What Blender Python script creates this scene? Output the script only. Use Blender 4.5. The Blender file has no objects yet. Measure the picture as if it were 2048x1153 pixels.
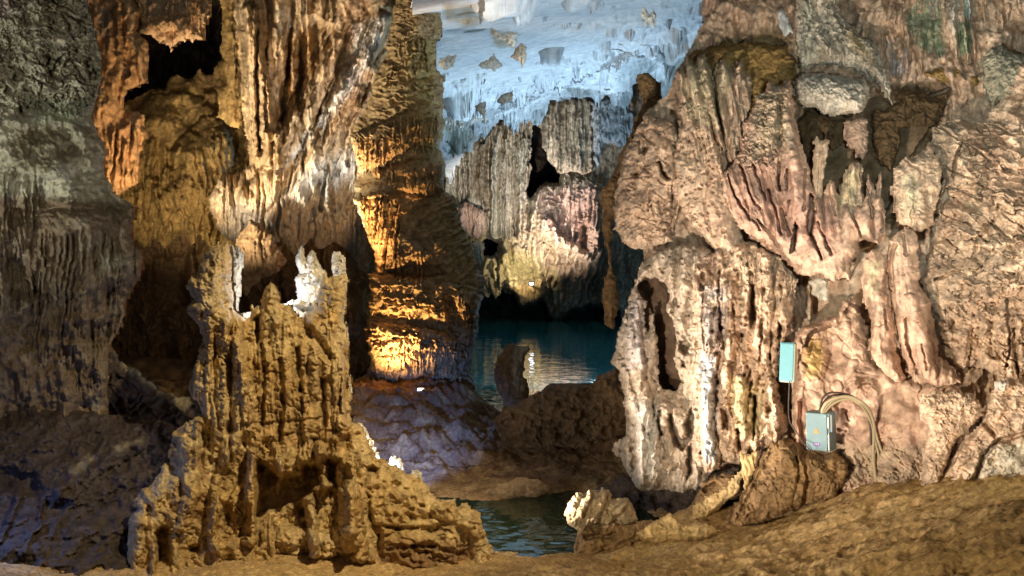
import bpy, math, random
import numpy as np
F = 1607.0; HZ = 560.0; CZ = 2.5          # focal length in photo pixels, horizon row, eye height above the water
SC = bpy.context.scene
def P(px, py, D): return ((px-1024)*D/F, D, CZ-(py-HZ)*D/F)
# ---------------------------------------------------------------- noise
_r = np.random.RandomState(7)
PERM = np.concatenate([_r.permutation(4096)]*2).astype(np.int32)
_a = _r.rand(4096)*2*np.pi
GX = np.cos(_a).astype(np.float32); GY = np.sin(_a).astype(np.float32)
RV = _r.rand(4096).astype(np.float32)
def pn(x, y, s=0):
    x = np.asarray(x, np.float32)+s*17.37+500; y = np.asarray(y, np.float32)+s*9.71+500
    xi = np.floor(x); yi = np.floor(y); fx = x-xi; fy = y-yi
    xi = xi.astype(np.int32) & 4095; yi = yi.astype(np.int32) & 4095
    u = fx*fx*fx*(fx*(fx*6-15)+10); v = fy*fy*fy*(fy*(fy*6-15)+10)
    p0 = PERM[xi]; p1 = PERM[(xi+1) & 4095]; y1 = (yi+1) & 4095
    def g(p, yy, dx, dy):
        k = PERM[p+yy]; return GX[k]*dx+GY[k]*dy
    a = g(p0, yi, fx, fy); b = g(p1, yi, fx-1, fy); c = g(p0, y1, fx, fy-1); d = g(p1, y1, fx-1, fy-1)
    a = a+u*(b-a); c = c+u*(d-c)
    return (a+v*(c-a))*1.5
def fbm(x, y, o=4, s=0, gain=.5):
    r = 0; a = 1.; f = 1.
    for i in range(o):
        r = r+a*pn(x*f, y*f, s+i*3); a *= gain; f *= 2.03
    return r
def sst(t):
    t = np.clip(t, 0, 1); return t*t*(3-2*t)
# ---------------------------------------------------------------- 2-D helpers
def inpoly(x, y, poly):
    ins = np.zeros(x.shape, bool); n = len(poly)
    for i in range(n):
        x1, y1 = poly[i]; x2, y2 = poly[(i+1) % n]
        if y1 == y2: continue
        c = (y1 > y) != (y2 > y)
        ins ^= c & (x < (x2-x1)*(y-y1)/(y2-y1)+x1)
    return ins
def edt(m, maxd):
    K = int(maxd)+2
    big = np.float32(K+1)
    g = np.where(m, big, 0).astype(np.float32)
    for i in range(1, g.shape[0]): g[i] = np.minimum(g[i], g[i-1]+1)
    for i in range(g.shape[0]-2, -1, -1): g[i] = np.minimum(g[i], g[i+1]+1)
    g2 = g*g; d = g2.copy()
    for k in range(1, min(K, g.shape[1]-1)):
        d[:, k:] = np.minimum(d[:, k:], g2[:, :-k]+k*k)
        d[:, :-k] = np.minimum(d[:, :-k], g2[:, k:]+k*k)
    return np.sqrt(d)
def segd(x, y, pts):
    best = np.full(x.shape, 1e9, np.float32); tt = np.zeros(x.shape, np.float32)
    ls = [math.hypot(pts[i+1][0]-pts[i][0], pts[i+1][1]-pts[i][1]) for i in range(len(pts)-1)]
    tot = sum(ls) or 1; acc = 0
    for i, l in enumerate(ls):
        (x1, y1), (x2, y2) = pts[i], pts[i+1]
        dx, dy = x2-x1, y2-y1
        t = np.clip(((x-x1)*dx+(y-y1)*dy)/max(l*l, 1e-6), 0, 1)
        d = np.hypot(x-x1-t*dx, y-y1-t*dy)
        m = d < best; best = np.where(m, d, best); tt = np.where(m, (acc+t*l)/tot, tt); acc += l
    return best, tt
def pr(v): return v if isinstance(v, tuple) else (v, v)
class C: pass
def win(c, pts, pad):
    xs = [p[0] for p in pts]; ys = [p[1] for p in pts]
    j0 = max(0, int((min(xs)-pad-c.x0)/c.s)); j1 = min(c.x.shape[1], int((max(xs)+pad-c.x0)/c.s)+2)
    i0 = max(0, int((min(ys)-pad-c.y0)/c.s)); i1 = min(c.x.shape[0], int((max(ys)+pad-c.y0)/c.s)+2)
    return (slice(i0, i1), slice(j0, j1)) if i1 > i0+2 and j1 > j0+2 else None
# strokes: heights and widths in photo pixels at the depth of the piece
def R(w, h, *pts, p='r'):
    """ridge (h>0) or groove (h<0) along a polyline"""
    def f(c):
        w0, w1 = pr(w); h0, h1 = pr(h); W = max(w0, w1)
        k = win(c, pts, W*2+8)
        if not k: return
        d, t = segd(c.xw[k], c.yw[k], pts)
        ww = w0+(w1-w0)*t; hh = h0+(h1-h0)*t
        q = d/np.maximum(ww, .5)
        if p == 'r': b = np.sqrt(np.clip(1-q*q, 0, 1))
        elif p == 's': b = np.clip(1-q, 0, 1)
        else: b = np.exp(-q*q*1.5)
        c.h[k] += hh*b
    return f
def spd(c, k, poly, w):
    m = inpoly(c.xw[k], c.yw[k], poly)
    m = np.pad(m, 1); return edt(m, w/c.s)[1:-1, 1:-1]*c.s
def LOBE(T, w, poly, base=None):
    """raised rounded patch"""
    def f(c):
        k = win(c, poly, 12)
        if not k: return
        t = np.clip(spd(c, k, poly, w)/w, 0, 1)
        b = T*np.sqrt(1-(1-t)**2)
        if base is None: c.h[k] += b
        else: c.h[k] = np.where(t > 0, np.maximum(c.h[k], base+b), c.h[k])
    return f
def HOLE(dep, e, poly):
    """recess with a steep edge"""
    def f(c):
        k = win(c, poly, 12)
        if not k: return
        c.h[k] -= dep*sst(spd(c, k, poly, e)/e)
    return f
def reg(c, poly, fe=25):
    if poly is None: return 1.
    if isinstance(poly, tuple) and len(poly) == 4 and not isinstance(poly[0], tuple):
        a, b, e, g = poly
        n = 14*pn(c.x/40, c.y/40, 91)
        return sst((c.x-a+n)/fe+.5)*sst((e-c.x+n)/fe+.5)*sst((c.y-b+n)/fe+.5)*sst((g-c.y+n)/fe+.5)
    m = np.pad(inpoly(c.xw, c.yw, poly), 1); d = edt(m, fe/c.s+1)[1:-1, 1:-1]*c.s
    return sst(d/fe)
def rot(c, ang):
    if not ang: return c.xw, c.yw
    a = math.radians(ang); return c.xw*math.cos(a)+c.yw*math.sin(a), -c.xw*math.sin(a)+c.yw*math.cos(a)
def FBM(sx, sy, amp, o=4, ang=0, r=None, g=.5):
    q = min(sx, sy); amp = min(amp, q*(.16+.34*sst((q-15)/50)))
    def f(c):
        x, y = rot(c, ang); c.n += 1
        c.h += amp*fbm(x/sx, y/sy, o, c.seed+c.n*5, g)*reg(c, r)
    return f
def BIL(sx, sy, amp, ang=0, r=None, wp=.6, o=1, pw=1.):
    """billows: rounded folds parted by sharp creases (flowstone, drapery)"""
    def f(c):
        x, y = rot(c, ang); c.n += 1; s = c.seed+c.n*5
        q = wp*pn(x/(sx*3), y/(sy*.7), s+1)
        v = np.abs(pn(x/sx+q, y/sy, s+2))
        if o > 1: v = v+.5*np.abs(pn(x/sx*2.1+q, y/sy*1.6, s+3))
        if o > 2: v = v+.25*np.abs(pn(x/sx*4.3+q, y/sy*3, s+4))
        c.h += amp*(np.minimum(v*2, 1.4)**pw-.5)*reg(c, r)
    return f
def RDG(sx, sy, amp, ang=0, r=None, o=4):
    """ridged crags: sharp crests"""
    q = min(sx, sy); amp = min(amp, q*.5)
    def f(c):
        x, y = rot(c, ang); c.n += 1; s = c.seed+c.n*5
        v = 0; a = 1.; k = 1.
        for i in range(o):
            v = v+a*(1-2*np.abs(pn(x/sx*k, y/sy*k, s+i*2))); a *= .5; k *= 2.07
        c.h += amp*(v*.5-.4)*reg(c, r)
    return f
def CRK(sx, sy, amp, wid=.08, ang=0, r=None, o=2):
    """thin cracks"""
    def f(c):
        x, y = rot(c, ang); c.n += 1; s = c.seed+c.n*5
        for i in range(o):
            k = 1.9**i
            q = .5*pn(x/sx*k*2, y/sy*k*2, s+9+i)
            m = sst((pn(x/sx*k*.6, y/sy*k*.6, s+20+i)+.25)*3)
            c.h -= amp/(1+.5*i)*np.exp(-(pn(x/sx*k+q, y/sy*k+q, s+i)/wid)**2)*m*reg(c, r)
    return f
def PIT(cell, prob, rad, dep, r=None, ax=1., ay=1.):
    """round solution pits"""
    def f(c):
        c.n += 1; s = c.seed*31+c.n*77
        x = c.xw/cell/ax; y = c.yw/cell/ay; xi = np.floor(x).astype(np.int32); yi = np.floor(y).astype(np.int32)
        best = np.zeros(x.shape, np.float32)
        for dx in (-1, 0, 1):
            for dy in (-1, 0, 1):
                a = xi+dx; b = yi+dy
                k = PERM[PERM[(a+s) & 4095]+(b & 4095)]; k2 = PERM[(k+1) & 4095]; k3 = PERM[(k+2) & 4095]
                d = np.hypot(x-a-RV[k], y-b-RV[k2])
                rr = rad/cell*(.4+.8*RV[k3])*(RV[(k*7+3) & 4095] < prob)
                best = np.maximum(best, np.clip(1-(d/np.maximum(rr, 1e-4))**2, 0, 1))
        c.h -= dep*np.sqrt(best)*reg(c, r)
    return f
def TER(per, amp, wob=.8, sx=40, r=None, ang=0, lip=.8, fl=6):
    """overlapping drip-stone cups: each swells downward and ends in a fringed lip"""
    def f(c):
        x, y = rot(c, ang); c.n += 1; s = c.seed+c.n*5
        ph = y/per+wob*fbm(x/sx, y/(sx*.8), 3, s)+.35*np.abs(pn(x/fl, y/(fl*4), s+8))
        q = ph-np.floor(ph); cell = np.floor(ph).astype(np.int32)
        a = .4+.9*RV[(cell*13+s) & 4095]
        v = np.where(q < lip, (q/lip)**1.4, (1-q)/(1-lip))
        m = sst(pn(x/(sx*1.2), y/(per*1.5), s+5)*2+.7)
        c.h += amp*a*(v-.4)*m*reg(c, r)
    return f
def TINT(col, poly, fe=25, n=.6, a=1.):
    """a mineral stain: rock colour, with shade put in for hollows"""
    def f(c):
        m = reg(c, poly, fe)
        m = m*np.clip(1-n+n*(1.1+1.6*fbm(c.xw/30, c.yw/45, 4, c.seed+77)), 0, 1)*a
        e = m/np.maximum(m+c.col[..., 3]*(1-m), 1e-5)
        for i in range(3): c.col[..., i] = c.col[..., i]*(1-e)+col[i]*e
        c.col[..., 3] = np.maximum(c.col[..., 3], m)
    return f
# ---------------------------------------------------------------- mesh building
def mesh_np(name, V, Q, T3=None, mat=None, parent=None, col=None, origin=None, smooth=True):
    V = np.asarray(V, np.float32); Q = np.asarray(Q, np.int32)
    if origin is None: origin = ((V[:, 0].min()+V[:, 0].max())/2, (V[:, 1].min()+V[:, 1].max())/2, V[:, 2].min())
    org = np.array(origin, np.float32)
    me = bpy.data.meshes.new(name); n = len(V); nq = len(Q)
    me.vertices.add(n); me.vertices.foreach_set('co', (V-org).ravel())
    k = Q.shape[1]
    me.loops.add(nq*k); me.loops.foreach_set('vertex_index', Q.ravel())
    me.polygons.add(nq); me.polygons.foreach_set('loop_start', np.arange(0, nq*k, k, dtype=np.int32))
    if smooth: me.polygons.foreach_set('use_smooth', np.ones(nq, bool))
    if col is None: col = np.zeros((n, 4), np.float32)
    if col is not None:
        a = me.color_attributes.new('stain_shade', 'FLOAT_COLOR', 'POINT'); a.data.foreach_set('color', np.asarray(col, np.float32).ravel())
    me.update(calc_edges=True)
    o = bpy.data.objects.new(name, me); SC.collection.objects.link(o)
    if mat: me.materials.append(mat)
    o.location = origin
    if parent is not None:
        o.parent = parent; o.location = [origin[i]-parent.location[i] for i in range(3)]
    return o
def tag(o, label=None, cat=None, group=None, kind=None):
    if label: o['label'] = label
    if cat: o['category'] = cat
    if group: o['group'] = group
    if kind: o['kind'] = kind
    return o
def thing(name, label, cat, loc, group=None, kind=None):
    o = bpy.data.objects.new(name, None); SC.collection.objects.link(o); o.location = loc; o.empty_display_size = .2
    return tag(o, label, cat, group, kind)
_seed = [3]
def depthf(D):
    if not isinstance(D, (list, tuple)): return lambda x, y: np.full(x.shape, float(D), np.float32)
    A = np.array([[p[0]/1000, p[1]/1000, 1] for p in D]); b = np.array([p[2] for p in D], float)
    k = np.linalg.lstsq(A, b, rcond=None)[0]
    return lambda x, y: (k[0]*x/1000+k[1]*y/1000+k[2]).astype(np.float32)
def rock(name, poly, D, T, w, feats=(), mat=None, s=2., warp=(5, 30), parent=None, label=None, cat=None, group=None, kind=None, back=.5, cuts=(), seed=None, rp=2., zmod=None):
    """a solid piece of rock: traced outline, its own distance D, thickness T (px), rounded over w px from its edge"""
    _seed[0] += 1
    c = C(); c.seed = seed or _seed[0]*11; c.n = 0; c.s = s
    pad = warp[0]*2+2*s
    xs = [p[0] for p in poly]; ys = [p[1] for p in poly]
    c.x0 = min(xs)-pad; c.y0 = min(ys)-pad
    nx = int((max(xs)+pad-c.x0)/s)+2; ny = int((max(ys)+pad-c.y0)/s)+2
    c.x, c.y = np.meshgrid((c.x0+np.arange(nx)*s).astype(np.float32), (c.y0+np.arange(ny)*s).astype(np.float32))
    a, sc = warp
    wx = a*fbm(c.x/sc, c.y/sc, 4, c.seed); wy = a*fbm(c.x/sc, c.y/sc, 4, c.seed+50)
    m = inpoly(c.x+wx, c.y+wy, poly)
    for q in cuts: m &= ~inpoly(c.x+wx, c.y+wy, q)
    c.xw = c.x+wx*.7; c.yw = c.y+wy*.7
    m[0] = m[-1] = False; m[:, 0] = m[:, -1] = False
    d = edt(m, w/s)*s; c.d = d
    t = np.clip(d/w, 0, 1); inf = (1-(1-t)**rp)**(1/rp); c.inf = inf
    c.h = (T*inf).astype(np.float32)
    c.col = np.zeros(c.x.shape+(4,), np.float32)
    for f in feats: f(c)
    Db = depthf(D)(c.x, c.y)
    ease = .25+.75*np.clip(d/8, 0, 1)
    hm = (T*inf+(c.h-T*inf)*ease)*Db/F
    Y = np.maximum(Db-hm, 1.2)
    X = (c.x-1024)*Y/F; Z = CZ-(c.y-HZ)*Y/F
    if zmod is not None: Z = Z+zmod(X, Y)
    idx = np.full(m.shape, -1, np.int32); n = int(m.sum()); idx[m] = np.arange(n)
    V = np.stack([X[m], Y[m], Z[m]], 1); col = c.col[m]
    ok = m[:-1, :-1] & m[1:, :-1] & m[:-1, 1:] & m[1:, 1:]
    Q = np.stack([idx[:-1, :-1][ok], idx[1:, :-1][ok], idx[1:, 1:][ok], idx[:-1, 1:][ok]], 1)
    # the back: a coarser rounded sheet
    k = 4; mb = m[::k, ::k]; ib = np.full(mb.shape, -1, np.int32); nb = int(mb.sum())
    if back and nb > 8:
        ib[mb] = n+np.arange(nb)
        Yb = (Db+(back*T*inf+6*(d < 3))*Db/F)[::k, ::k][mb]; Ds = Db[::k, ::k][mb]
        Vb = np.stack([(c.x[::k, ::k][mb]-1024)*Ds/F, Yb, CZ-(c.y[::k, ::k][mb]-HZ)*Ds/F], 1)
        V = np.concatenate([V, Vb]); col = np.concatenate([col, c.col[::k, ::k][mb]])
        ok = mb[:-1, :-1] & mb[1:, :-1] & mb[:-1, 1:] & mb[1:, 1:]
        Q = np.concatenate([Q, np.stack([ib[:-1, :-1][ok], ib[:-1, 1:][ok], ib[1:, 1:][ok], ib[1:, :-1][ok]], 1)])
    o = mesh_np(name, V, Q, mat=mat, parent=parent, col=col)
    return tag(o, label, cat, group, kind)
# ---------------------------------------------------------------- materials
def rockmat(name, c1, c2, c3=None, sc=1., streak=0., spk=.35, rough=.75, bump=.75, bs=1., spec=.35, mott=1.):
    """limestone: two base tones in patches, vertical mineral streaks, specks, stains and painted shade from the 'stain' colour layer"""
    m = bpy.data.materials.new(name); m.use_nodes = True; nt = m.node_tree; N = nt.nodes; L = nt.links
    b = N['Principled BSDF']; b.inputs['Roughness'].default_value = rough; b.inputs['Specular IOR Level'].default_value = spec
    co = N.new('ShaderNodeTexCoord')
    def noise(scale, det, z=1., dist=0.):
        mp = N.new('ShaderNodeMapping'); mp.inputs['Scale'].default_value = (1, 1, z); L.new(co.outputs['Object'], mp.inputs['Vector'])
        t = N.new('ShaderNodeTexNoise'); t.inputs['Scale'].default_value = scale; t.inputs['Detail'].default_value = det; t.inputs['Distortion'].default_value = dist
        t.inputs['Roughness'].default_value = .62
        L.new(mp.outputs['Vector'], t.inputs['Vector']); return t.outputs['Fac']
    def ramp(v, a, bb):
        r = N.new('ShaderNodeMapRange'); r.inputs['From Min'].default_value = a; r.inputs['From Max'].default_value = bb; L.new(v, r.inputs['Value']); return r.outputs['Result']
    def mix(fac, A, B, mode='MIX'):
        x = N.new('ShaderNodeMix'); x.data_type = 'RGBA'; x.blend_type = mode
        if isinstance(fac, float): x.inputs[0].default_value = fac
        else: L.new(fac, x.inputs[0])
        for i, v in ((6, A), (7, B)):
            if isinstance(v, tuple): x.inputs[i].default_value = (*v, 1)
            else: L.new(v, x.inputs[i])
        return x.outputs[2]
    col = mix(ramp(noise(.9*sc, 8, 1, .4), .38, .62), c1, c2)
    c3 = c3 or tuple(v*.55 for v in c1)
    col = mix(ramp(noise(2.6*sc, 9, .8, .6), .5, .74), col, c3)
    if streak:
        s_ = noise(5*sc, 6, .12, .3)
        col = mix(ramp(s_, .5, .68), col, tuple(min(1, v*(1+streak)) for v in c2))
    A = N.new('ShaderNodeAttribute'); A.attribute_name = 'stain_shade'
    al = N.new('ShaderNodeMath'); al.operation = 'MULTIPLY'; al.inputs[1].default_value = .9; L.new(A.outputs['Alpha'], al.inputs[0])
    col = mix(al.outputs[0], col, A.outputs['Color'])
    f = noise(11*sc, 10, .8, .2)
    v = N.new('ShaderNodeMapRange'); v.inputs['From Min'].default_value = .32; v.inputs['From Max'].default_value = .68
    v.inputs['To Min'].default_value = 1-.5*mott; v.inputs['To Max'].default_value = 1+.35*mott; L.new(f, v.inputs['Value'])
    g = N.new('ShaderNodeCombineColor')
    for i in range(3): L.new(v.outputs[0], g.inputs[i])
    col = mix(1., col, g.outputs[0], 'MULTIPLY')
    if spk:
        w_ = noise(30*sc, 4)
        col = mix(ramp(w_, .64, .72), col, tuple(v*.35 for v in c3)) if spk > .3 else col
    L.new(col, b.inputs['Base Color'])
    h1 = noise(22*bs, 8, .9); h2 = noise(75*bs, 4)
    ad = N.new('ShaderNodeMath'); ad.operation = 'MULTIPLY_ADD'; ad.inputs[1].default_value = .35; L.new(h2, ad.inputs[0]); L.new(h1, ad.inputs[2])
    bp = N.new('ShaderNodeBump'); bp.inputs['Strength'].default_value = bump; bp.inputs['Distance'].default_value = .022/bs
    L.new(ad.outputs[0], bp.inputs['Height']); L.new(bp.outputs['Normal'], b.inputs['Normal'])
    return m
def plain(name, col, rough=.5, metal=0., emit=None, es=0., var=.25, sc=12.):
    m = bpy.data.materials.new(name); m.use_nodes = True; nt = m.node_tree; b = nt.nodes['Principled BSDF']
    b.inputs['Roughness'].default_value = rough; b.inputs['Metallic'].default_value = metal
    co = nt.nodes.new('ShaderNodeTexCoord'); t = nt.nodes.new('ShaderNodeTexNoise'); t.inputs['Scale'].default_value = sc; t.inputs['Detail'].default_value = 6
    nt.links.new(co.outputs['Object'], t.inputs['Vector'])
    x = nt.nodes.new('ShaderNodeMix'); x.data_type = 'RGBA'; x.inputs[6].default_value = (*col, 1); x.inputs[7].default_value = (*[v*(1-var) for v in col], 1)
    nt.links.new(t.outputs['Fac'], x.inputs[0]); nt.links.new(x.outputs[2], b.inputs['Base Color'])
    if emit: b.inputs['Emission Color'].default_value = (*emit, 1); b.inputs['Emission Strength'].default_value = es
    return m
WORLD = .08; EXPO = 0.45; BOXD = (7.55, 7.2)
def exec_lights():
    def T(x, y, D): return P(x, y, D)
    # path floodlights beside the viewer, with added lights for relief
    lamp('SPOT', (-.3, 3.9, .62), T(1660, 250, 8.6), 900, (1, .84, .67), .05, 84, .8)
    lamp('SPOT', T(905, 1030, 7.5), T(1850, 380, 7.8), 760, (1, .82, .64), .04, 84, 1.)  # added rake light hidden behind the shoulder, brings out the relief
    lamp('SPOT', (1.0, 3.4, 6.0), T(610, 830, 7.5), 1300, (1, .80, .46), .06, 46, .7)
    lamp('SPOT', (4.9, 4.6, 1.35), T(1750, 760, 8), 170, (1, .82, .60), .05, 110, .6)
    lamp('SPOT', (-1.7, 2.2, 2.1), T(1600, 1120, 5.2), 520, (1, .83, .54), .08, 72, .7)  # added light, set low so the sand bumps show
    lamp('SPOT', (5.0, 5.0, 2.2), T(2035, 962, 6), 60, (1, .90, .55), .04, 40, .8)
    # top right: added cool fill light
    lamp('SPOT', (2.0, 4.0, 3.4), T(1820, 40, 9), 260, (.86, 1, .92), .1, 90, .8)
    # lit column: floodlight at its foot, then added lights for its upper tiers
    lamp('SPOT', (T(755, 800, 13.1)[0], 13.1, .95), T(830, 560, 14.4), 300, (1, .57, .24), .05, 120, .8)
    lamp('SPOT', T(664, 650, 13.2), T(745, 430, 14.2), 560, (1, .52, .22), .05, 50, .8)
    lamp('SPOT', T(672, 600, 13.), T(765, 255, 14.4), 560, (1, .58, .30), .05, 32, .8)
    # ceiling over the lake
    lamp('SPOT', T(1190, 600, 30), T(1100, 60, 26), 2700, (.52, .76, 1), .2, 150, .7)
    lamp('SPOT', T(1160, 560, 38), T(1050, 180, 42), 1200, (.52, .76, 1), .2, 120, .8)  # added light for the dark far band of the ceiling
    lamp('SPOT', T(1340, 500, 12.6), T(1080, 110, 16.5), 700, (.62, .82, 1), .1, 90, .8)  # added light that brightens the near sides of the stalactites
    # far wall
    lamp('SPOT', T(1052, 566, 46.8), T(1048, 522, 49.8), 300, (1, .82, .40), .08, 120, .8)
    lamp('SPOT', T(1100, 545, 45.5), T(1125, 420, 49.4), 1250, (1, .78, .66), .1, 100, .8)
    lamp('SPOT', T(1000, 600, 36), T(1030, 300, 48), 4600, (1, .92, .80), .1, 50, .8)
    lamp('SPOT', T(1245, 690, 17), T(1060, 700, 26), 700, (.35, .78, 1), .1, 120, .8)
    # behind the castle
    lamp('POINT', T(542, 588, 8.16), T(548, 500, 9), 13, (.82, .88, 1), .025)
    lamp('POINT', T(758, 952, 7.72), T(548, 500, 9), 40, (.76, .84, 1), .025)
    lamp('SPOT', T(772, 931, 8.3), T(835, 895, 11.), 700, (.10, .26, 1), .03, 42, 1.)
    # left recess, curtain, orange edge
    lamp('SPOT', T(330, 560, 12.2), T(570, 180, 15), 1150, (1, .85, .64), .12, 90, .8)
    lamp('SPOT', T(300, 580, 15.), T(400, 320, 18.5), 330, (1, .80, .52), .1, 80, .8)  # added to brighten the recess wall
    lamp('SPOT', T(330, 470, 10.8), T(250, 150, 12.2), 210, (1, .62, .30), .1, 100, .8)
    lamp('SPOT', T(650, 560, 13.6), T(730, 100, 16.5), 460, (.85, .93, 1), .1, 56, .8)  # added light, stands in for the ceiling's blue-white on the curtain edge
    lamp('SPOT', (-6.0, 5.4, 1.4), T(130, 90, 9.4), 330, (1, 1, .84), .05, 70, .9)  # added light raking the grey pillar for relief
    lamp('SPOT', (-3.2, 3.5, 3.2), T(110, 220, 9.), 290, (1, .93, .74), .06, 62, 1.)  # added soft fill on the front of the grey pillar
    lamp('POINT', T(-70, 420, 8.9), T(0, 0, 9), 22, (1, .38, .12), .05)
    lamp('POINT', T(-30, 985, 6.6), T(0, 0, 9), 14, (.20, .36, 1), .08)
def exec_castle():
    ca = thing('castle_stalagmite', 'ochre castle shaped stalagmite with jagged towers in the foreground left of the pool', 'stalagmite', P(520, 1150, 7.4))
    def part(name, *a, **k): return rock(name, *a, parent=ca, **k)
    body = [(246, 1200), (252, 1153), (255, 1065), (260, 1027), (277, 1020), (267, 999), (277, 982), (302, 968), (316, 947), (328, 928), (335, 933), (338, 899), (343, 867), (357, 855), (382, 840), (406, 826), (384, 797), (375, 775), (382, 755), (392, 727), (399, 692), (404, 672), (385, 642), (371, 626), (385, 600), (370, 569), (383, 553), (393, 556), (396, 533), (406, 508), (421, 493),
            (433, 491), (437, 481), (442, 489), (457, 481), (459, 491), (463, 527), (466, 584), (467, 611), (473, 626), (490, 636), (500, 634), (504, 604), (512, 614), (522, 611), (524, 588), (532, 575), (542, 566), (553, 574), (557, 588), (562, 606), (570, 610), (576, 603), (583, 613), (593, 632), (604, 634), (625, 618), (636, 590), (642, 565), (642, 552), (654, 543), (658, 554), (665, 551), (677, 553), (692, 548), (700, 565), (694, 592), (694, 615),
            (688, 642), (692, 659), (697, 690), (695, 710), (699, 740), (702, 760), (704, 843), (714, 880), (730, 920), (760, 990), (770, 1100), (760, 1200)]
    part('body', body, [(500, 600, 7.8), (300, 1150, 7.1), (700, 1150, 7.2)], 70, 55,
         [FBM(60, 80, 18, 4), LOBE(24, 30, [(396, 690), (380, 640), (372, 560), (400, 500), (458, 488), (464, 600), (470, 690)]), R((17, 24), (26, 12), (542, 578), (541, 640), (540, 720)), R((10, 16), (18, 8), (576, 612), (580, 720)), HOLE(36, 7, [(507, 632), (520, 628), (525, 680), (514, 692), (506, 670)]), HOLE(26, 10, [(560, 640), (566, 640), (566, 700), (560, 690)]),
          HOLE(34, 16, [(600, 640), (630, 650), (660, 690), (680, 720), (660, 735), (640, 712), (615, 690)]), R((20, 12), (30, 20), (470, 690), (490, 740), (500, 860)), R(5, -26, (524, 690), (528, 760), (524, 850)), R(6, -24, (560, 720), (566, 800), (560, 880)), R(6, -26, (596, 700), (600, 780)), R(5, -22, (646, 760), (650, 840), (645, 900)), R(5, -22, (680, 740), (676, 830)), R(12, 16, (416, 700), (410, 780), (420, 830)), R(4, -14, (461, 620), (463, 790)), R(4, -10, (428, 660), (432, 820), (440, 860)), R(14, 14, (480, 690), (484, 780)), R(20, 16, (620, 720), (625, 860)), R(14, 18, (670, 600), (676, 760), (690, 860)),
          R(3, -16, (517, 798), (518, 842)), R(3, -16, (602, 796), (605, 830)), R(3.5, -14, (616, 803), (612, 832)), R(3, -12, (642, 756), (648, 800)), R(4, -12, (490, 850), (560, 845), (640, 838)), R(3, -9, (560, 870), (690, 860)),
          HOLE(96, 18, [(505, 925), (520, 915), (541, 923), (556, 941), (592, 942), (598, 924), (624, 922), (642, 903), (659, 913), (704, 920), (712, 960), (690, 985), (650, 975), (610, 1000), (560, 1020), (508, 1040)]), HOLE(56, 24, [(505, 980), (700, 960), (706, 1060), (690, 1120), (640, 1130), (560, 1120), (508, 1100)]),
          R((10, 16), (70, 30), (504, 905), (500, 1000), (498, 1080)), R(12, 80, (618, 1000), (625, 1050), (630, 1110)), R(20, 90, (690, 940), (700, 1060)), R(30, 60, (570, 1080), (640, 1090), (700, 1080)), HOLE(30, 10, [(485, 1000), (503, 1010), (503, 1080), (472, 1075), (484, 1040)]),
          HOLE(60, 10, [(309, 1062), (325, 1050), (343, 1055), (345, 1160), (312, 1180), (308, 1110)]), R(9, 34, (311, 1098), (302, 1180)), HOLE(40, 12, [(375, 1092), (402, 1082), (408, 1105), (378, 1115)]), HOLE(36, 14, [(390, 858), (430, 850), (428, 905), (400, 912)]), R((22, 16), (34, 20), (378, 900), (384, 980), (366, 1060)), R((9, 12), 26, (434, 955), (423, 1020), (428, 1096)), R(12, 26, (470, 950), (440, 1010), (420, 1060)), R((9, 5), (70, 40), (562, 925), (556, 990)), R((14, 8), (70, 40), (640, 895), (650, 975)), R((8, 4), (60, 40), (600, 915), (603, 960)), R(14, 24, (280, 1020), (275, 1100), (268, 1180)), HOLE(30, 14, [(440, 1000), (466, 1000), (470, 1060), (445, 1070)]), R(16, 18, (450, 930), (465, 880)),
          PIT(26, .5, 9, 12, (360, 480, 470, 700)), PIT(16, .45, 5, 8, (365, 480, 720, 760)), PIT(11, .35, 3.5, 5), PIT(50, .4, 14, 12), CRK(24, 14, 5, .14, 10, (390, 480, 470, 580)), CRK(60, 40, 7, .07), RDG(44, 60, 24, 0, (505, 930, 710, 1130), 3), BIL(34, 300, 20, 0, (390, 640, 720, 930), .4), BIL(11, 120, 8, 0, (390, 640, 720, 930)), RDG(60, 60, 18, 0, (240, 830, 780, 1200), 2), FBM(14, 16, 5), FBM(5, 5, 2, 3),
          TINT((.34, .20, .07), [(470, 700), (690, 660), (700, 930), (480, 930)], 60, .5, .6), TINT((.50, .40, .26), [(370, 480), (462, 480), (466, 640), (380, 680)], 30, .3, .7)],
         M_cas, s=1.6, warp=(4, 18), back=.8)
    bp = [(468, 632), (490, 626), (512, 618), (530, 612), (560, 612), (576, 606), (586, 598), (602, 600), (622, 604), (640, 606), (650, 660), (560, 700), (466, 680)]
    part('basin', bp, 8.35, 20, 16, [R(10, 16, (585, 602), (606, 606), (632, 612)), FBM(12, 8, 8), PIT(9, .4, 4, 6)], M_lim, s=1.4, warp=(2, 10), label='pale floor between the towers')
    part('spire', [(461, 600), (462, 494), (467, 489), (471, 502), (474, 490), (480, 496), (485, 508), (486, 525), (483, 550), (481, 585), (478, 612), (474, 640), (464, 640)], 8.6, 14, 11, [R(3, -8, (470, 498), (473, 515)), PIT(7, .4, 3, 5), FBM(6, 10, 3)], M_lim, s=1.2, warp=(1.5, 8), label='narrow blinding white spire behind the left tower')
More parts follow.
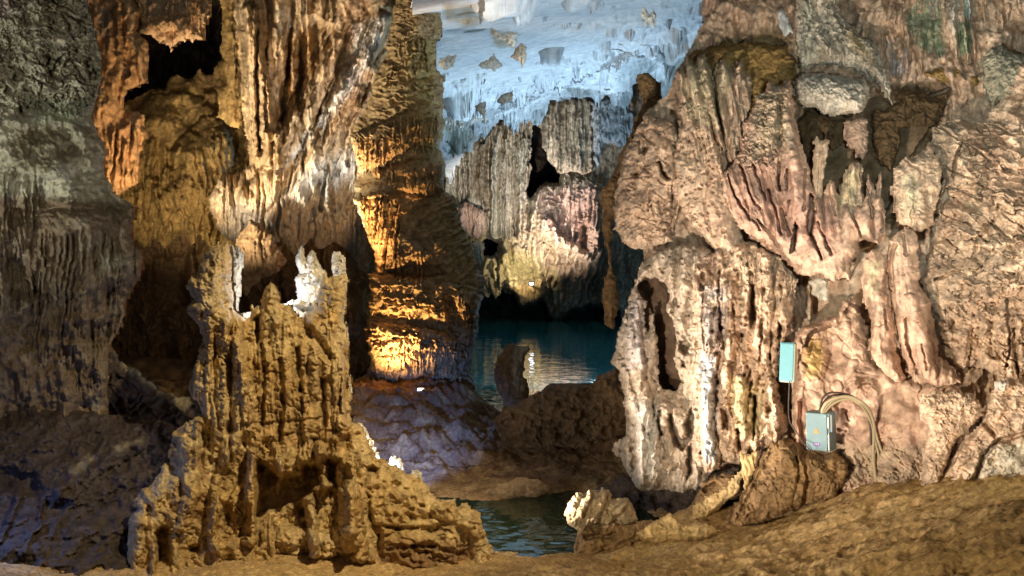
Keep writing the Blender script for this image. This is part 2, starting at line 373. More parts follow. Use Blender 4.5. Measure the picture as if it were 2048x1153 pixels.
    part('spire', [(592, 640), (594, 600), (592, 575), (588, 560), (598, 545), (592, 530), (588, 518), (594, 506), (600, 490), (604, 488), (608, 505), (612, 520), (616, 510), (622, 498), (628, 500), (632, 512), (640, 530), (654, 545), (650, 570), (642, 590), (636, 640)], 8.6, 22, 18, [R(7, 12, (601, 496), (597, 530)), R(9, 14, (622, 506), (622, 545)), HOLE(10, 4, [(608, 515), (614, 515), (612, 545)]), R(10, 14, (600, 560), (630, 556)), PIT(9, .4, 4, 5), RDG(12, 12, 8)], M_lim, s=1.2, warp=(2, 9), label='glaring white forked spire lit from behind')
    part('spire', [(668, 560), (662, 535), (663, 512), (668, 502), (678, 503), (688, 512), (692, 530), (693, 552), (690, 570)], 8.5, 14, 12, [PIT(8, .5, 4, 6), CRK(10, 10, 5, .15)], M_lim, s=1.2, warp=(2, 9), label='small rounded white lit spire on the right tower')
    part('added_lit_rim', [(690, 640), (697, 655), (699, 690), (698, 740), (703, 762), (706, 790), (700, 800), (690, 790)], 8.0, 12, 10, [FBM(8, 10, 5)], M_lim, s=1.4, warp=(2, 9), label='added pale strip for the rim light on the right tower')  # paler strip put along the edge to show rim light
    part('added_lit_rim', [(714, 846), (724, 846), (738, 866), (748, 890), (758, 910), (764, 922), (752, 918), (740, 898), (728, 872)], 7.8, 9, 7, [FBM(8, 8, 3), RDG(8, 10, 4)], M_lim, s=1.2, warp=(2, 8), label='added pale strip for the rim light on the shoulder crest')  # paler strip put along the crest to show rim light
    sh = [(690, 835), (704, 843), (719, 845), (731, 867), (742, 892), (754, 914), (768, 920), (806, 940), (826, 948), (844, 958), (856, 976), (865, 992), (880, 997), (889, 1004), (900, 999), (908, 998), (917, 1012), (926, 1005), (936, 1006), (955, 1027), (966, 1048), (973, 1076), (988, 1103), (993, 1128), (983, 1152), (980, 1200), (690, 1200)]
    part('shoulder', sh, [(720, 860, 7.5), (980, 1100, 7.1), (720, 1150, 7.0)], 46, 40,
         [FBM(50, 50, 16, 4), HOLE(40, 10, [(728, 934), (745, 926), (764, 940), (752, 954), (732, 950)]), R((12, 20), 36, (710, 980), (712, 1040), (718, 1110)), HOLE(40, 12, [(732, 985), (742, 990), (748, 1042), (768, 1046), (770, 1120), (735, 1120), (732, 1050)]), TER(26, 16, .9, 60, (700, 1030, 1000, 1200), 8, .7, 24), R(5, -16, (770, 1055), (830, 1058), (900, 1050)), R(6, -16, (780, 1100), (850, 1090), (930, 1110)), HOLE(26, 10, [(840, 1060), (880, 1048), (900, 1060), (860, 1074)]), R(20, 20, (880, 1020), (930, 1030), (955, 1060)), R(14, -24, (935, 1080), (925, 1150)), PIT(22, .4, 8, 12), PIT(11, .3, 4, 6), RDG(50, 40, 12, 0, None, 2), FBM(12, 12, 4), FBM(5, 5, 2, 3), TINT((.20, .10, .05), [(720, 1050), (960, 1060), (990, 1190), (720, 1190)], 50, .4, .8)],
         M_cas, s=1.6, warp=(4, 18), label='broken sloping shoulder right of the towers')
    part('spur', [(516, 1105), (522, 1090), (524, 1060), (529, 1036), (536, 1024), (546, 1022), (556, 1031), (546, 1040), (550, 1080), (554, 1130), (540, 1130), (536, 1100)], 6.95, 11, 9, [R(3, 7, (540, 1030), (538, 1070), (544, 1110)), PIT(9, .3, 3, 4), FBM(8, 10, 3)], M_cas, s=1.4, warp=(2, 10), label='little bent spur at the foot of the castle')
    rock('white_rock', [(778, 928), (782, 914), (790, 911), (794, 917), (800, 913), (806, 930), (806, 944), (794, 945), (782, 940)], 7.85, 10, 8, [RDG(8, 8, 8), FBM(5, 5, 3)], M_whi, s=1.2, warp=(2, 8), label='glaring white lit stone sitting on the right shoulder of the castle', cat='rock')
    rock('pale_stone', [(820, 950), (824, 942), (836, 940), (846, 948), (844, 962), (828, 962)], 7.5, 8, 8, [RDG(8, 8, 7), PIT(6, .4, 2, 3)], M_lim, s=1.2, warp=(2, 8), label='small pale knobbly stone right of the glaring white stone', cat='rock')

def exec_rightwall():
    rw = thing('rock_wall', 'long cream and pink rock wall of folds and hollows filling the right half', 'rock wall', P(1650, 1000, 8))
    DB = [(1230, 600, 10.0), (2048, 600, 7.6), (1700, 50, 9.6), (1700, 950, 8.0)]
    def DD(off): return [(a, b, d-off) for a, b, d in DB]
    def part(name, poly, off, T, w, feats, mat=M_wal, s=1.5, warp=(4, 20), label=None, **k): return rock(name, poly, DD(off), T, w, feats, mat, s, warp, parent=rw, label=label, **k)
    FINE = [FBM(44, 60, 6, 3), FBM(9, 12, .9, 3), PIT(15, .25, 2.4, 4)]
    part('back_face', [(1292, 222), (1330, 190), (1380, 90), (1470, -60), (2300, -60), (2300, 1010), (2048, 985), (1700, 1010), (1500, 1060), (1270, 1060), (1271, 975), (1240, 920), (1250, 870), (1250, 760), (1240, 700), (1260, 600), (1290, 500), (1240, 420), (1247, 312)], -.02, 20, 20,
         [FBM(70, 90, 26, 4), RDG(34, 44, 20), BIL(22, 120, 12), HOLE(230, 22, [(1595, 240), (1620, 215), (1700, 230), (1745, 170), (1790, 215), (1850, 190), (1900, 170), (1890, 230), (1830, 300), (1800, 350), (1780, 420), (1740, 440), (1700, 400), (1640, 420), (1600, 340)]), HOLE(150, 14, [(1625, 560), (1700, 560), (1720, 500), (1760, 490), (1740, 640), (1620, 650)]), RDG(30, 50, 30, 0, (1260, 540, 1390, 810)), HOLE(170, 12, [(1272, 565), (1310, 552), (1335, 580), (1340, 620), (1370, 680), (1370, 790), (1340, 800), (1320, 760), (1310, 640), (1290, 600)])]+FINE+[TINT((.13, .085, .04), [(1585, 190), (1900, 150), (1890, 330), (1790, 470), (1590, 450)], 16, .2), TINT((.10, .055, .03), [(1260, 540), (1350, 540), (1390, 640), (1390, 820), (1290, 820)], 14, .2), TINT((.24, .17, .08), [(1400, 60), (1600, 40), (1600, 170), (1420, 130)], 30, .3)], s=2.2)  # hollow and cavity tints put their shade into the rock colour
    # --- upper band
    part('drapery', [(1770, -60), (2300, -60), (2300, 180), (2048, 120), (2010, 150), (1970, 130), (1965, 100), (1960, 130), (1950, 150), (1925, 140), (1900, 145), (1870, 135), (1850, 150), (1842, 175), (1830, 178), (1815, 165), (1795, 170), (1785, 222), (1770, 170), (1745, 130), (1740, 70)], -.1, 40, 30,
         [BIL(17, 200, 24, 0, None, .4), BIL(7, 90, 7), R(10, 16, (1908, -20), (1905, 40), (1908, 100)), R(14, 16, (1880, -20), (1890, 40), (1900, 60)), R(14, 16, (1930, -20), (1925, 60)), R(4, -14, (1976, -20), (1974, 40), (1964, 90)), R(3, -12, (1823, 65), (1824, 90)), HOLE(30, 12, [(1725, 38), (1790, 42), (1796, 70), (1740, 72)]), HOLE(40, 14, [(2020, 20), (2060, 0), (2060, 70), (2000, 60)]), FBM(30, 40, 10)]+FINE+
         [TINT((.30, .38, .26), [(1800, 30), (1850, -20), (1885, -20), (1890, 60), (1904, 110), (1880, 130), (1830, 100)], 16, .35), TINT((.30, .40, .27), [(1914, 40), (1950, 40), (1944, 110), (1915, 120)], 10, .2), TINT((.62, .70, .66), [(1925, -20), (1950, -20), (1950, 40), (1922, 44)], 8, .2), TINT((.62, .66, .60), [(1850, -10), (1880, -10), (1876, 40), (1856, 44)], 8, .3), TINT((.80, .74, .66), [(1886, -20), (1925, -20), (1920, 50), (1908, 108), (1898, 60)], 10, .2), TINT((.60, .36, .16), [(1955, -20), (1968, -20), (1966, 60), (1954, 70)], 8, .1), TINT((.52, .48, .50), [(1760, 70), (1830, 90), (1840, 170), (1770, 160)], 30, .4)], M_wal, label='upper drapery striped white, green and orange')
    part('formation', [(1588, -60), (1591, 0), (1593, 87), (1601, 142), (1625, 132), (1660, 128), (1709, 139), (1730, 153), (1762, 165), (1785, 222), (1782, 166), (1771, 132), (1754, 90), (1723, 69), (1681, 28), (1674, -60)], .25, 50, 36,
         [TER(16, 10, .9, 26, None, 50, .7, 14), BIL(16, 70, 14, -10), CRK(26, 40, 7, .1), R(12, 14, (1610, 0), (1625, 60), (1660, 110)), R(8, -12, (1640, 118), (1720, 130)), HOLE(30, 8, [(1618, 133), (1660, 128), (1712, 140), (1700, 150), (1640, 148)])]+FINE+[TINT((.44, .44, .36), [(1590, -20), (1625, -20), (1640, 120), (1600, 140)], 14, .3), TINT((.62, .50, .30), [(1670, 20), (1730, 70), (1770, 150), (1700, 110)], 20, .4)], M_lim, label='buff hanging formation at the top')
    part('boulder', [(1591, 160), (1605, 148), (1650, 146), (1695, 153), (1733, 160), (1742, 190), (1726, 222), (1709, 230), (1690, 227), (1664, 233), (1640, 225), (1625, 214), (1608, 216), (1592, 200)], .45, 60, 44, [TER(18, 9, .9, 30, None, 10, .7, 12), CRK(24, 30, 6, .1), LOBE(14, 14, [(1695, 200), (1730, 180), (1738, 205), (1710, 230), (1692, 222)]), RDG(30, 22, 10)]+FINE, M_lim, label='rounded boulder stuck under the upper formation')
    part('tongue', [(1690, 238), (1733, 236), (1738, 264), (1734, 300), (1724, 322), (1716, 316), (1708, 300), (1698, 300), (1690, 276)], .35, 24, 18, [FBM(14, 14, 6), CRK(20, 20, 4)]+FINE, M_pnk, label='hanging rock tongue in the shadowed hollow')
    part('hollow_rock', [(1742, 236), (1752, 212), (1770, 222), (1786, 206), (1800, 180), (1812, 172), (1826, 186), (1842, 182), (1862, 196), (1880, 190), (1900, 176), (1890, 214), (1868, 250), (1850, 252), (1806, 256), (1800, 290), (1786, 340), (1762, 330), (1744, 290)], .12, 26, 24, [RDG(40, 40, 16), RDG(18, 18, 8), FBM(9, 10, 3), TINT((.12, .08, .04), (1600, 100, 2000, 400), 10, .3)], M_brn, label='brown rock in the upper hollow with shade put into its colour')  # dark tint puts the hollow's shade into the colour
    part('hollow_rock', [(1596, 246), (1610, 222), (1640, 228), (1664, 238), (1690, 240), (1690, 290), (1664, 300), (1640, 262), (1620, 330), (1604, 300)], .1, 20, 20, [RDG(30, 40, 14), FBM(9, 10, 3), TINT((.12, .08, .04), (1500, 100, 2000, 400), 10, .3)], M_brn)  # same shade tint as the rock beside it
    part('drip_blob', [(1553, 18), (1565, 16), (1574, 28), (1584, 56), (1590, 72), (1580, 66), (1574, 74), (1566, 72), (1556, 50)], .1, 14, 10, [BIL(6, 40, 6)], M_whi, s=1.4, warp=(2, 10), label='small white dripping calcite blob')
    part('rounded_head', [(1400, -60), (1404, 40), (1420, 58), (1450, 52), (1480, 30), (1505, 10), (1530, 40), (1550, 30), (1550, -60)], -.2, 40, 30, [BIL(12, 80, 12), FBM(20, 30, 8)]+FINE, M_pnk, label='pinkish rounded head at the top left')
    part('rounded_head', [(1400, 78), (1412, 62), (1440, 58), (1452, 72), (1448, 96), (1430, 106), (1405, 104)], -.1, 30, 24, [BIL(8, 40, 8)]+FINE, M_pnk)
    part('mossy_rock', [(1375, 110), (1400, 100), (1450, 85), (1520, 84), (1575, 92), (1592, 120), (1592, 200), (1540, 260), (1380, 260)], .1, 40, 30, [RDG(26, 20, 16), FBM(9, 8, 7)]+FINE, M_och, label='dark olive rock behind the pinnacles')
    # --- pinnacles and upper lumps
    part('pinnacle_cluster', [(1348, 142), (1358, 130), (1366, 138), (1372, 104), (1382, 118), (1388, 130), (1398, 106), (1410, 108), (1418, 130), (1425, 150), (1432, 122), (1446, 114), (1454, 122), (1462, 135), (1470, 122), (1484, 120), (1490, 140), (1500, 150), (1502, 185), (1500, 220), (1490, 260), (1476, 330), (1470, 420), (1490, 480), (1510, 560), (1500, 620), (1470, 600), (1440, 540), (1428, 500), (1400, 470), (1375, 440), (1350, 400), (1340, 330), (1352, 290), (1362, 243), (1355, 215), (1354, 180)], .35, 50, 40,
         [R(9, 26, (1378, 118), (1388, 180), (1410, 250), (1430, 330)), R(8, 26, (1405, 115), (1412, 180), (1430, 240), (1444, 300)), R(8, 24, (1446, 122), (1440, 190), (1450, 260)), R(7, 20, (1480, 126), (1474, 190), (1470, 250)), R(7, 18, (1358, 140), (1372, 210), (1390, 260)), HOLE(34, 6, [(1458, 130), (1472, 124), (1470, 160), (1462, 150)]), R(5, -26, (1424, 150), (1436, 220), (1446, 280), (1460, 340)), HOLE(50, 14, [(1428, 270), (1450, 290), (1470, 340), (1480, 400), (1450, 400), (1440, 340)]), R((6, 14), 22, (1442, 270), (1446, 330), (1462, 380), (1480, 430)), BIL(14, 200, 20, -12, (1340, 100, 1510, 330), .3), BIL(24, 140, 12, 0, (1330, 280, 1440, 480)), PIT(9, .55, 3.2, 10, (1350, 200, 1440, 480)), PIT(16, .4, 5, 10), R(4, -24, (1456, 280), (1470, 360), (1490, 430)), R(3, -16, (1442, 300), (1452, 380))]+FINE+[TINT((.62, .54, .38), [(1345, 100), (1490, 110), (1440, 280), (1360, 240)], 30, .4)], M_wal, label='cluster of upright blade pinnacles')
    part('blade', [(1629, 280), (1634, 270), (1642, 282), (1652, 276), (1659, 280), (1656, 310), (1648, 350), (1644, 420), (1628, 420), (1624, 350)], .65, 16, 10, [R(3, -7, (1642, 285), (1636, 400)), BIL(6, 60, 5)]+FINE, M_wal, s=1.5, warp=(2, 12), label='thin upright blade')
    part('blade', [(1676, 420), (1681, 380), (1688, 350), (1696, 332), (1706, 326), (1720, 325), (1726, 345), (1722, 370), (1730, 400), (1740, 440), (1690, 450)], .55, 30, 22, [BIL(11, 90, 12), R(4, -12, (1722, 350), (1735, 420))]+FINE+[TINT((.66, .56, .36), [(1684, 340), (1720, 330), (1715, 440), (1680, 430)], 12, .2)], M_wal, label='yellowish fluted blade')
    part('blade', [(1742, 460), (1738, 400), (1732, 365), (1736, 342), (1742, 360), (1752, 380), (1756, 350), (1762, 338), (1766, 356), (1762, 390), (1772, 420), (1770, 470)], .5, 18, 12, [BIL(8, 60, 8), R(3, -8, (1748, 385), (1750, 440))]+FINE, M_pnk, s=1.5, warp=(2, 12))
    part('hanging_lobe', [(1785, 380), (1788, 347), (1800, 325), (1816, 309), (1826, 316), (1841, 300), (1861, 286), (1872, 310), (1884, 340), (1880, 390), (1872, 420), (1862, 450), (1844, 468), (1830, 460), (1816, 455), (1799, 447), (1788, 424)], .6, 46, 36, [BIL(26, 200, 10, wp=.3), CRK(50, 40, 10), R(2.5, -14, (1822, 420), (1824, 452)), FBM(40, 50, 8)]+FINE+[TINT((.62, .56, .40), [(1795, 350), (1840, 330), (1850, 430), (1800, 440)], 20, .3)], M_wal, label='smooth cream hanging lobe')
    # --- right mass
    part('bulging_mass', [(1850, 520), (1866, 470), (1872, 430), (1872, 400), (1890, 364), (1876, 330), (1862, 290), (1868, 253), (1890, 244), (1910, 236), (1940, 246), (1972, 243), (1986, 222), (2007, 194), (2048, 114), (2300, 60), (2300, 700), (1850, 700)], .4, 50, 90,
         [FBM(60, 60, 34, 4), RDG(80, 40, 18, 14, None, 2), CRK(80, 34, 26, .06, 14, (1850, 240, 2300, 700), 2), TER(24, 15, 1.1, 60, (1880, 250, 2300, 520), 14, .82, 80), TER(60, 24, .9, 90, None, 10, .85, 90), HOLE(60, 8, [(1900, 350), (1908, 310), (1925, 275), (1928, 290), (1915, 330), (1908, 370)]), HOLE(60, 10, [(1878, 430), (1886, 372), (1904, 366), (1900, 392), (1890, 410), (1882, 460)]), R(5, -22, (1955, 260), (2000, 280), (2050, 310)), R(8, -16, (2010, 340), (2050, 345)), R(4, -16, (1890, 540), (1940, 530), (1955, 480), (1990, 440)), PIT(13, .45, 4, 7, (1900, 400, 2300, 700))]+FINE, M_wal, label='big cracked bulge on the far right')
    part('grey_rock', [(1965, 120), (1980, 95), (2005, 90), (2030, 105), (2048, 110), (2090, 100), (2090, 200), (2000, 200), (1985, 215), (1968, 170)], .3, 40, 34, [RDG(22, 16, 14, -40), CRK(24, 16, 7, .1, -40)]+FINE, M_col)
    part('olive_slab', [(1845, 150), (1870, 135), (1915, 132), (1935, 150), (1960, 150), (1955, 172), (1930, 175), (1925, 160), (1900, 165), (1870, 165)], .1, 18, 14, [FBM(16, 10, 6), CRK(22, 14, 4)]+FINE, M_och, label='olive rock slab over the dark hollow')
    part('pitted_panel', [(1838, 560), (1850, 520), (1880, 500), (1900, 530), (1960, 500), (2300, 480), (2300, 790), (2048, 770), (2010, 775), (1990, 745), (1960, 735), (1930, 760), (1910, 740), (1880, 715), (1866, 640)], .5, 40, 30, [PIT(10, .55, 2.6, 9, (1900, 540, 2300, 690)), PIT(14, .3, 3, 9), BIL(28, 260, 16, 0, (1860, 640, 2300, 790), .3), R(4, -24, (1870, 560), (1905, 545), (1950, 550)), R(3, -18, (2015, 600), (2020, 700), (2010, 760)), R(3, -14, (1935, 550), (1960, 540), (1990, 500)), CRK(60, 50, 16, .05), FBM(40, 40, 12)]+FINE, M_wal, label='pitted cream panel')
    # --- the pink curtain and the ribs under it
    part('pink_curtain', [(1508, 215), (1512, 190), (1530, 182), (1538, 165), (1545, 160), (1550, 172), (1560, 172), (1568, 158), (1580, 162), (1587, 178), (1587, 200), (1592, 243), (1605, 295), (1616, 322), (1624, 365), (1632, 395), (1644, 400), (1652, 372), (1660, 358), (1668, 362), (1676, 384), (1690, 404), (1722, 408), (1735, 385), (1764, 396), (1768, 442), (1757, 488), (1733, 481), (1719, 488), (1716, 512), (1704, 522), (1702, 560), (1690, 558), (1671, 565), (1643, 551), (1619, 554), (1598, 551), (1577, 530), (1563, 509), (1549, 508), (1530, 495), (1501, 477), (1480, 455), (1462, 425), (1446, 390), (1440, 350), (1462, 330), (1480, 300), (1487, 245)], .62, 50, 50,
         [RDG(44, 34, 16, 30, (1470, 160, 1580, 330), 2), CRK(26, 22, 20, .09, 20, (1470, 190, 1570, 340), 3), R(12, 14, (1545, 165), (1540, 260), (1530, 330)), R(12, 14, (1577, 165), (1576, 260), (1590, 330)), R(4, -20, (1560, 190), (1560, 300), (1556, 380)), TER(16, 8, .9, 24, (1500, 180, 1590, 240), 0, .75, 16),
          BIL(30, 500, 22, -8, (1440, 320, 1770, 480), .2), BIL(9, 200, 10, -20, (1430, 330, 1560, 450), .3), R(3, -30, (1455, 350), (1475, 400), (1500, 440)), R(3, -28, (1480, 330), (1500, 390), (1520, 420)), R(3, -28, (1505, 330), (1520, 370), (1530, 400)), R(2.5, -24, (1580, 400), (1570, 430)), R(3, -28, (1575, 340), (1572, 380)), R(3, -26, (1555, 350), (1558, 380)), R(3, -20, (1610, 340), (1608, 420)),
          R((3, 5), (-28, -8), (1515, 440), (1535, 462), (1555, 490)), R(4, -30, (1538, 380), (1550, 420), (1562, 470)), R(4, -26, (1560, 420), (1580, 470)), HOLE(60, 5, [(1590, 440), (1598, 452), (1592, 500), (1578, 508), (1584, 470)]), HOLE(70, 6, [(1620, 384), (1634, 400), (1634, 430), (1624, 474), (1612, 474), (1614, 430)]), R((5, 3), -34, (1622, 470), (1634, 500), (1645, 520)), R(3.5, -28, (1635, 445), (1655, 490), (1662, 510)), R(3.5, -28, (1700, 415), (1712, 445), (1722, 474)), R(4, -28, (1738, 400), (1744, 435)), R(3, -20, (1660, 390), (1672, 430)), R(3, -20, (1490, 400), (1500, 430), (1520, 460)),
          R(5, 10, (1500, 480), (1565, 515), (1600, 553)), FBM(60, 80, 12)]+FINE+[TINT((.56, .36, .28), [(1440, 320), (1600, 300), (1700, 420), (1700, 570), (1560, 510), (1450, 440)], 40, .3), TINT((.66, .58, .36), [(1668, 380), (1690, 400), (1685, 430), (1676, 440)], 8, .2), TINT((.50, .40, .28), [(1490, 160), (1590, 160), (1600, 300), (1490, 330)], 30, .3)], M_pnk, label='broad pink flowstone curtain hanging from a lobe with two knobs, its lower edge torn')
    part('rib', [(1723, 547), (1728, 525), (1743, 502), (1761, 498), (1771, 512), (1774, 560), (1778, 600), (1788, 640), (1795, 700), (1806, 740), (1814, 758), (1790, 765), (1765, 745), (1750, 727), (1740, 703), (1742, 650), (1726, 588)], .75, 40, 24, [FBM(40, 90, 8), R(3, -8, (1752, 650), (1775, 645)), R(3, -12, (1768, 620), (1775, 660)), BIL(22, 260, 5)]+FINE+[TINT((.66, .54, .36), [(1725, 520), (1770, 510), (1765, 580), (1735, 620)], 16, .3)], M_pnk, label='tall rounded pale rib')
    part('rib', [(1778, 484), (1790, 470), (1812, 452), (1835, 470), (1838, 500), (1841, 574), (1861, 600), (1872, 651), (1879, 713), (1906, 730), (1926, 768), (1880, 775), (1827, 765), (1808, 720), (1796, 675), (1784, 605), (1774, 540)], .72, 44, 30, [R(4, -24, (1808, 470), (1812, 510)), R(5, -28, (1790, 490), (1780, 530), (1784, 570)), R(14, 18, (1820, 600), (1845, 680), (1860, 750)), R(4, -20, (1812, 640), (1815, 690), (1834, 745)), R(3, -12, (1845, 690), (1855, 740)), BIL(20, 260, 6), PIT(8, .5, 2, 3, (1780, 480, 1850, 600)), FBM(20, 50, 6)]+FINE, M_pnk, label='wide pink rib spreading at its foot')
    part('loose_flake', [(1620, 562), (1640, 556), (1656, 560), (1658, 602), (1640, 600), (1626, 590)], .6, 12, 8, [CRK(14, 20, 4), FBM(14, 14, 4)]+FINE, M_lim, s=1.5, label='pale flake in the hollow under the curtain')
    # --- left columns
    part('hanging_lobe', [(1292, 225), (1310, 230), (1345, 240), (1362, 280), (1370, 340), (1366, 400), (1350, 450), (1345, 485), (1326, 488), (1306, 491), (1292, 500), (1274, 501), (1254, 494), (1240, 478), (1229, 460), (1226, 415), (1228, 385), (1236, 361), (1247, 312), (1271, 264)], .2, 56, 60,
         [HOLE(90, 9, [(1272, 282), (1290, 280), (1298, 296), (1290, 312), (1276, 308)]), HOLE(60, 10, [(1258, 345), (1278, 338), (1284, 350), (1268, 362)]), HOLE(60, 8, [(1310, 322), (1322, 318), (1330, 340), (1345, 360), (1335, 364), (1320, 350)]), HOLE(40, 10, [(1336, 370), (1352, 360), (1360, 410), (1350, 440), (1342, 410)]), R(3, -14, (1300, 400), (1310, 440)), R(4, -10, (1318, 400), (1330, 470)), PIT(13, .35, 2.6, 9), BIL(34, 260, 16, wp=.3), CRK(60, 50, 14), R(3.5, -26, (1352, 380), (1344, 420), (1346, 480)), R(3, -18, (1300, 380), (1296, 420)), FBM(50, 50, 14), TER(12, 8, .7, 20, (1225, 450, 1340, 510), -30)]+FINE, M_wal, label='heavy cream lobe overhanging the lake side')
    part('cavity_column', [(1306, 508), (1330, 494), (1380, 486), (1420, 500), (1440, 560), (1440, 700), (1430, 830), (1425, 930), (1410, 975), (1370, 985), (1330, 980), (1290, 985), (1271, 975), (1254, 947), (1240, 920), (1224, 905), (1226, 888), (1246, 878), (1254, 868), (1257, 840), (1247, 798), (1236, 753), (1238, 740), (1222, 727), (1233, 675), (1247, 630), (1260, 588), (1274, 553), (1285, 526)], .35, 46, 44,
         [FBM(50, 80, 20), BIL(30, 300, 18, 4, None, .3), R((18, 26), 24, (1262, 620), (1270, 720), (1290, 860), (1300, 950)), R((8, 16), 18, (1246, 740), (1262, 800), (1280, 900)), HOLE(60, 7, [(1356, 680), (1372, 675), (1384, 688), (1380, 706), (1368, 715), (1357, 702)]), HOLE(40, 6, [(1362, 720), (1374, 722), (1372, 738), (1362, 736)]),
          HOLE(50, 6, [(1313, 822), (1325, 818), (1321, 850), (1328, 872), (1320, 876), (1314, 860)]), HOLE(60, 7, [(1334, 828), (1345, 822), (1352, 850), (1364, 878), (1372, 874), (1366, 850), (1374, 826), (1384, 806), (1392, 840), (1384, 880), (1366, 905), (1346, 890), (1336, 860)]), HOLE(50, 8, [(1372, 890), (1386, 884), (1388, 950), (1372, 965)]), R(5, -20, (1285, 700), (1292, 720)), R(3, -16, (1292, 830), (1288, 860)), R(4, -14, (1262, 560), (1256, 640)), R(3, -16, (1280, 560), (1290, 620)), PIT(18, .35, 4, 14), PIT(10, .3, 2.4, 8), BIL(9, 90, 5, 6, (1240, 860, 1420, 990))]+FINE+[TINT((.50, .46, .46), [(1240, 600), (1300, 560), (1310, 740), (1240, 760)], 30, .3), TINT((.60, .58, .54), [(1250, 780), (1330, 800), (1330, 970), (1270, 970)], 30, .4)], M_lm2, s=1.5, warp=(4, 18), cuts=[[(1273, 575), (1285, 560), (1310, 556), (1328, 565), (1338, 585), (1337, 600), (1330, 612), (1336, 630), (1350, 650), (1352, 700), (1345, 715), (1355, 740), (1362, 765), (1350, 780), (1325, 780), (1318, 765), (1316, 740), (1320, 720), (1314, 690), (1310, 640), (1305, 625), (1299, 628), (1295, 662), (1290, 650), (1290, 625), (1296, 605), (1280, 592)]], label='grey cream column pierced by a long cavity')
    part('drapery_column', [(1385, 540), (1410, 510), (1440, 500), (1470, 490), (1500, 480), (1530, 500), (1560, 510), (1580, 540), (1596, 560), (1590, 600), (1588, 660), (1560, 690), (1556, 760), (1562, 800), (1580, 850), (1560, 890), (1530, 900), (1500, 905), (1480, 930), (1450, 920), (1440, 940), (1410, 950), (1390, 920), (1395, 840), (1380, 760), (1385, 640)], .5, 50, 40,
         [FBM(60, 80, 24), BIL(34, 240, 22, 2, None, .5), BIL(11, 90, 8, 4, None, .8, 2), R((12, 18), 30, (1425, 640), (1420, 740), (1410, 840), (1425, 930)), R(10, 20, (1455, 560), (1460, 680), (1450, 760)), R((10, 16), 26, (1480, 760), (1476, 820), (1480, 870)), R(9, 26, (1480, 480), (1490, 560), (1484, 650)), R(8, 24, (1530, 520), (1540, 600), (1530, 700), (1540, 800)), R(8, 24, (1540, 760), (1552, 830), (1548, 890)),
          HOLE(70, 7, [(1498, 570), (1512, 566), (1514, 636), (1500, 660), (1496, 630)]), HOLE(60, 6, [(1440, 815), (1456, 818), (1458, 860), (1442, 858)]), HOLE(60, 6, [(1504, 786), (1516, 790), (1514, 840), (1510, 885), (1502, 870)]), HOLE(50, 7, [(1556, 640), (1566, 650), (1560, 690), (1552, 680)]), HOLE(60, 8, [(1470, 860), (1480, 850), (1484, 900), (1474, 905)]), HOLE(40, 8, [(1460, 600), (1468, 596), (1472, 630), (1462, 640)]), HOLE(44, 8, [(1520, 880), (1530, 872), (1534, 900), (1522, 905)]), HOLE(50, 8, [(1400, 770), (1408, 768), (1406, 800), (1398, 800)]),
          R(3.5, -24, (1440, 540), (1436, 600), (1442, 660)), R(3.5, -24, (1524, 640), (1520, 720)), R(3, -20, (1410, 560), (1404, 640), (1410, 700)), PIT(26, .5, 6, 24, None, 1, 1.5), PIT(14, .45, 4, 14), PIT(9, .4, 2.4, 8), BIL(5, 60, 9, 0, (1470, 500, 1520, 570)), BIL(5, 60, 9, 0, (1530, 510, 1600, 600)), RDG(30, 44, 14, 0, None, 3)]+FINE+
         [TINT((.56, .60, .66), [(1390, 700), (1440, 700), (1444, 930), (1400, 940)], 18, .3), TINT((.50, .46, .46), [(1390, 560), (1470, 560), (1460, 720), (1390, 720)], 30, .4), TINT((.62, .52, .30), [(1450, 740), (1540, 760), (1530, 880), (1460, 880)], 24, .4)], M_wal, s=1.6, warp=(4, 16), label='ragged pale drapery column full of pits')
    # --- lower right
    part('smooth_face', [(1586, 700), (1591, 668), (1612, 648), (1643, 638), (1674, 631), (1691, 602), (1709, 588), (1722, 620), (1736, 660), (1750, 720), (1800, 750), (1900, 760), (1930, 790), (1940, 860), (1930, 960), (1800, 990), (1700, 1000), (1620, 960), (1585, 900)], .55, 40, 40,
         [FBM(80, 80, 20, 3), LOBE(16, 20, [(1592, 690), (1612, 652), (1650, 650), (1660, 700), (1650, 760), (1600, 765)]), R(5, -24, (1612, 690), (1625, 665), (1660, 650)), R(4, 14, (1672, 640), (1700, 600)), R(6, 16, (1690, 606), (1715, 620)), R(4, -18, (1692, 625), (1706, 610)), PIT(70, .3, 6, 8), R(4, -10, (1678, 858), (1692, 862)), CRK(90, 90, 8, .04), HOLE(40, 8, [(1592, 800), (1610, 795), (1616, 830), (1612, 900), (1598, 880)]), HOLE(14, 6, [(1722, 900), (1730, 915), (1735, 935), (1726, 930)]), CRK(30, 26, 12, .07, 0, (1640, 890, 1900, 1000)), FBM(9, 12, .8, 3), FBM(30, 36, 3, 3)]+[TINT((.56, .38, .14), [(1592, 700), (1620, 660), (1660, 680), (1655, 760), (1600, 770)], 22, .3), TINT((.46, .36, .26), [(1620, 860), (1900, 880), (1900, 990), (1620, 990)], 40, .4)], M_pnk, s=1.7, label='smooth buff face behind the junction box')
    part('round_rock', [(1837, 810), (1850, 790), (1868, 778), (1903, 782), (1940, 786), (1964, 808), (1966, 830), (1940, 858), (1915, 880), (1895, 920), (1880, 970), (1840, 975), (1850, 900), (1860, 860), (1840, 840)], .85, 34, 30, [CRK(20, 18, 7, .1, 30), TER(12, 8, .9, 24, None, -20, .7, 12), RDG(24, 20, 8)]+FINE, M_wal, label='rounded wrinkled rock')
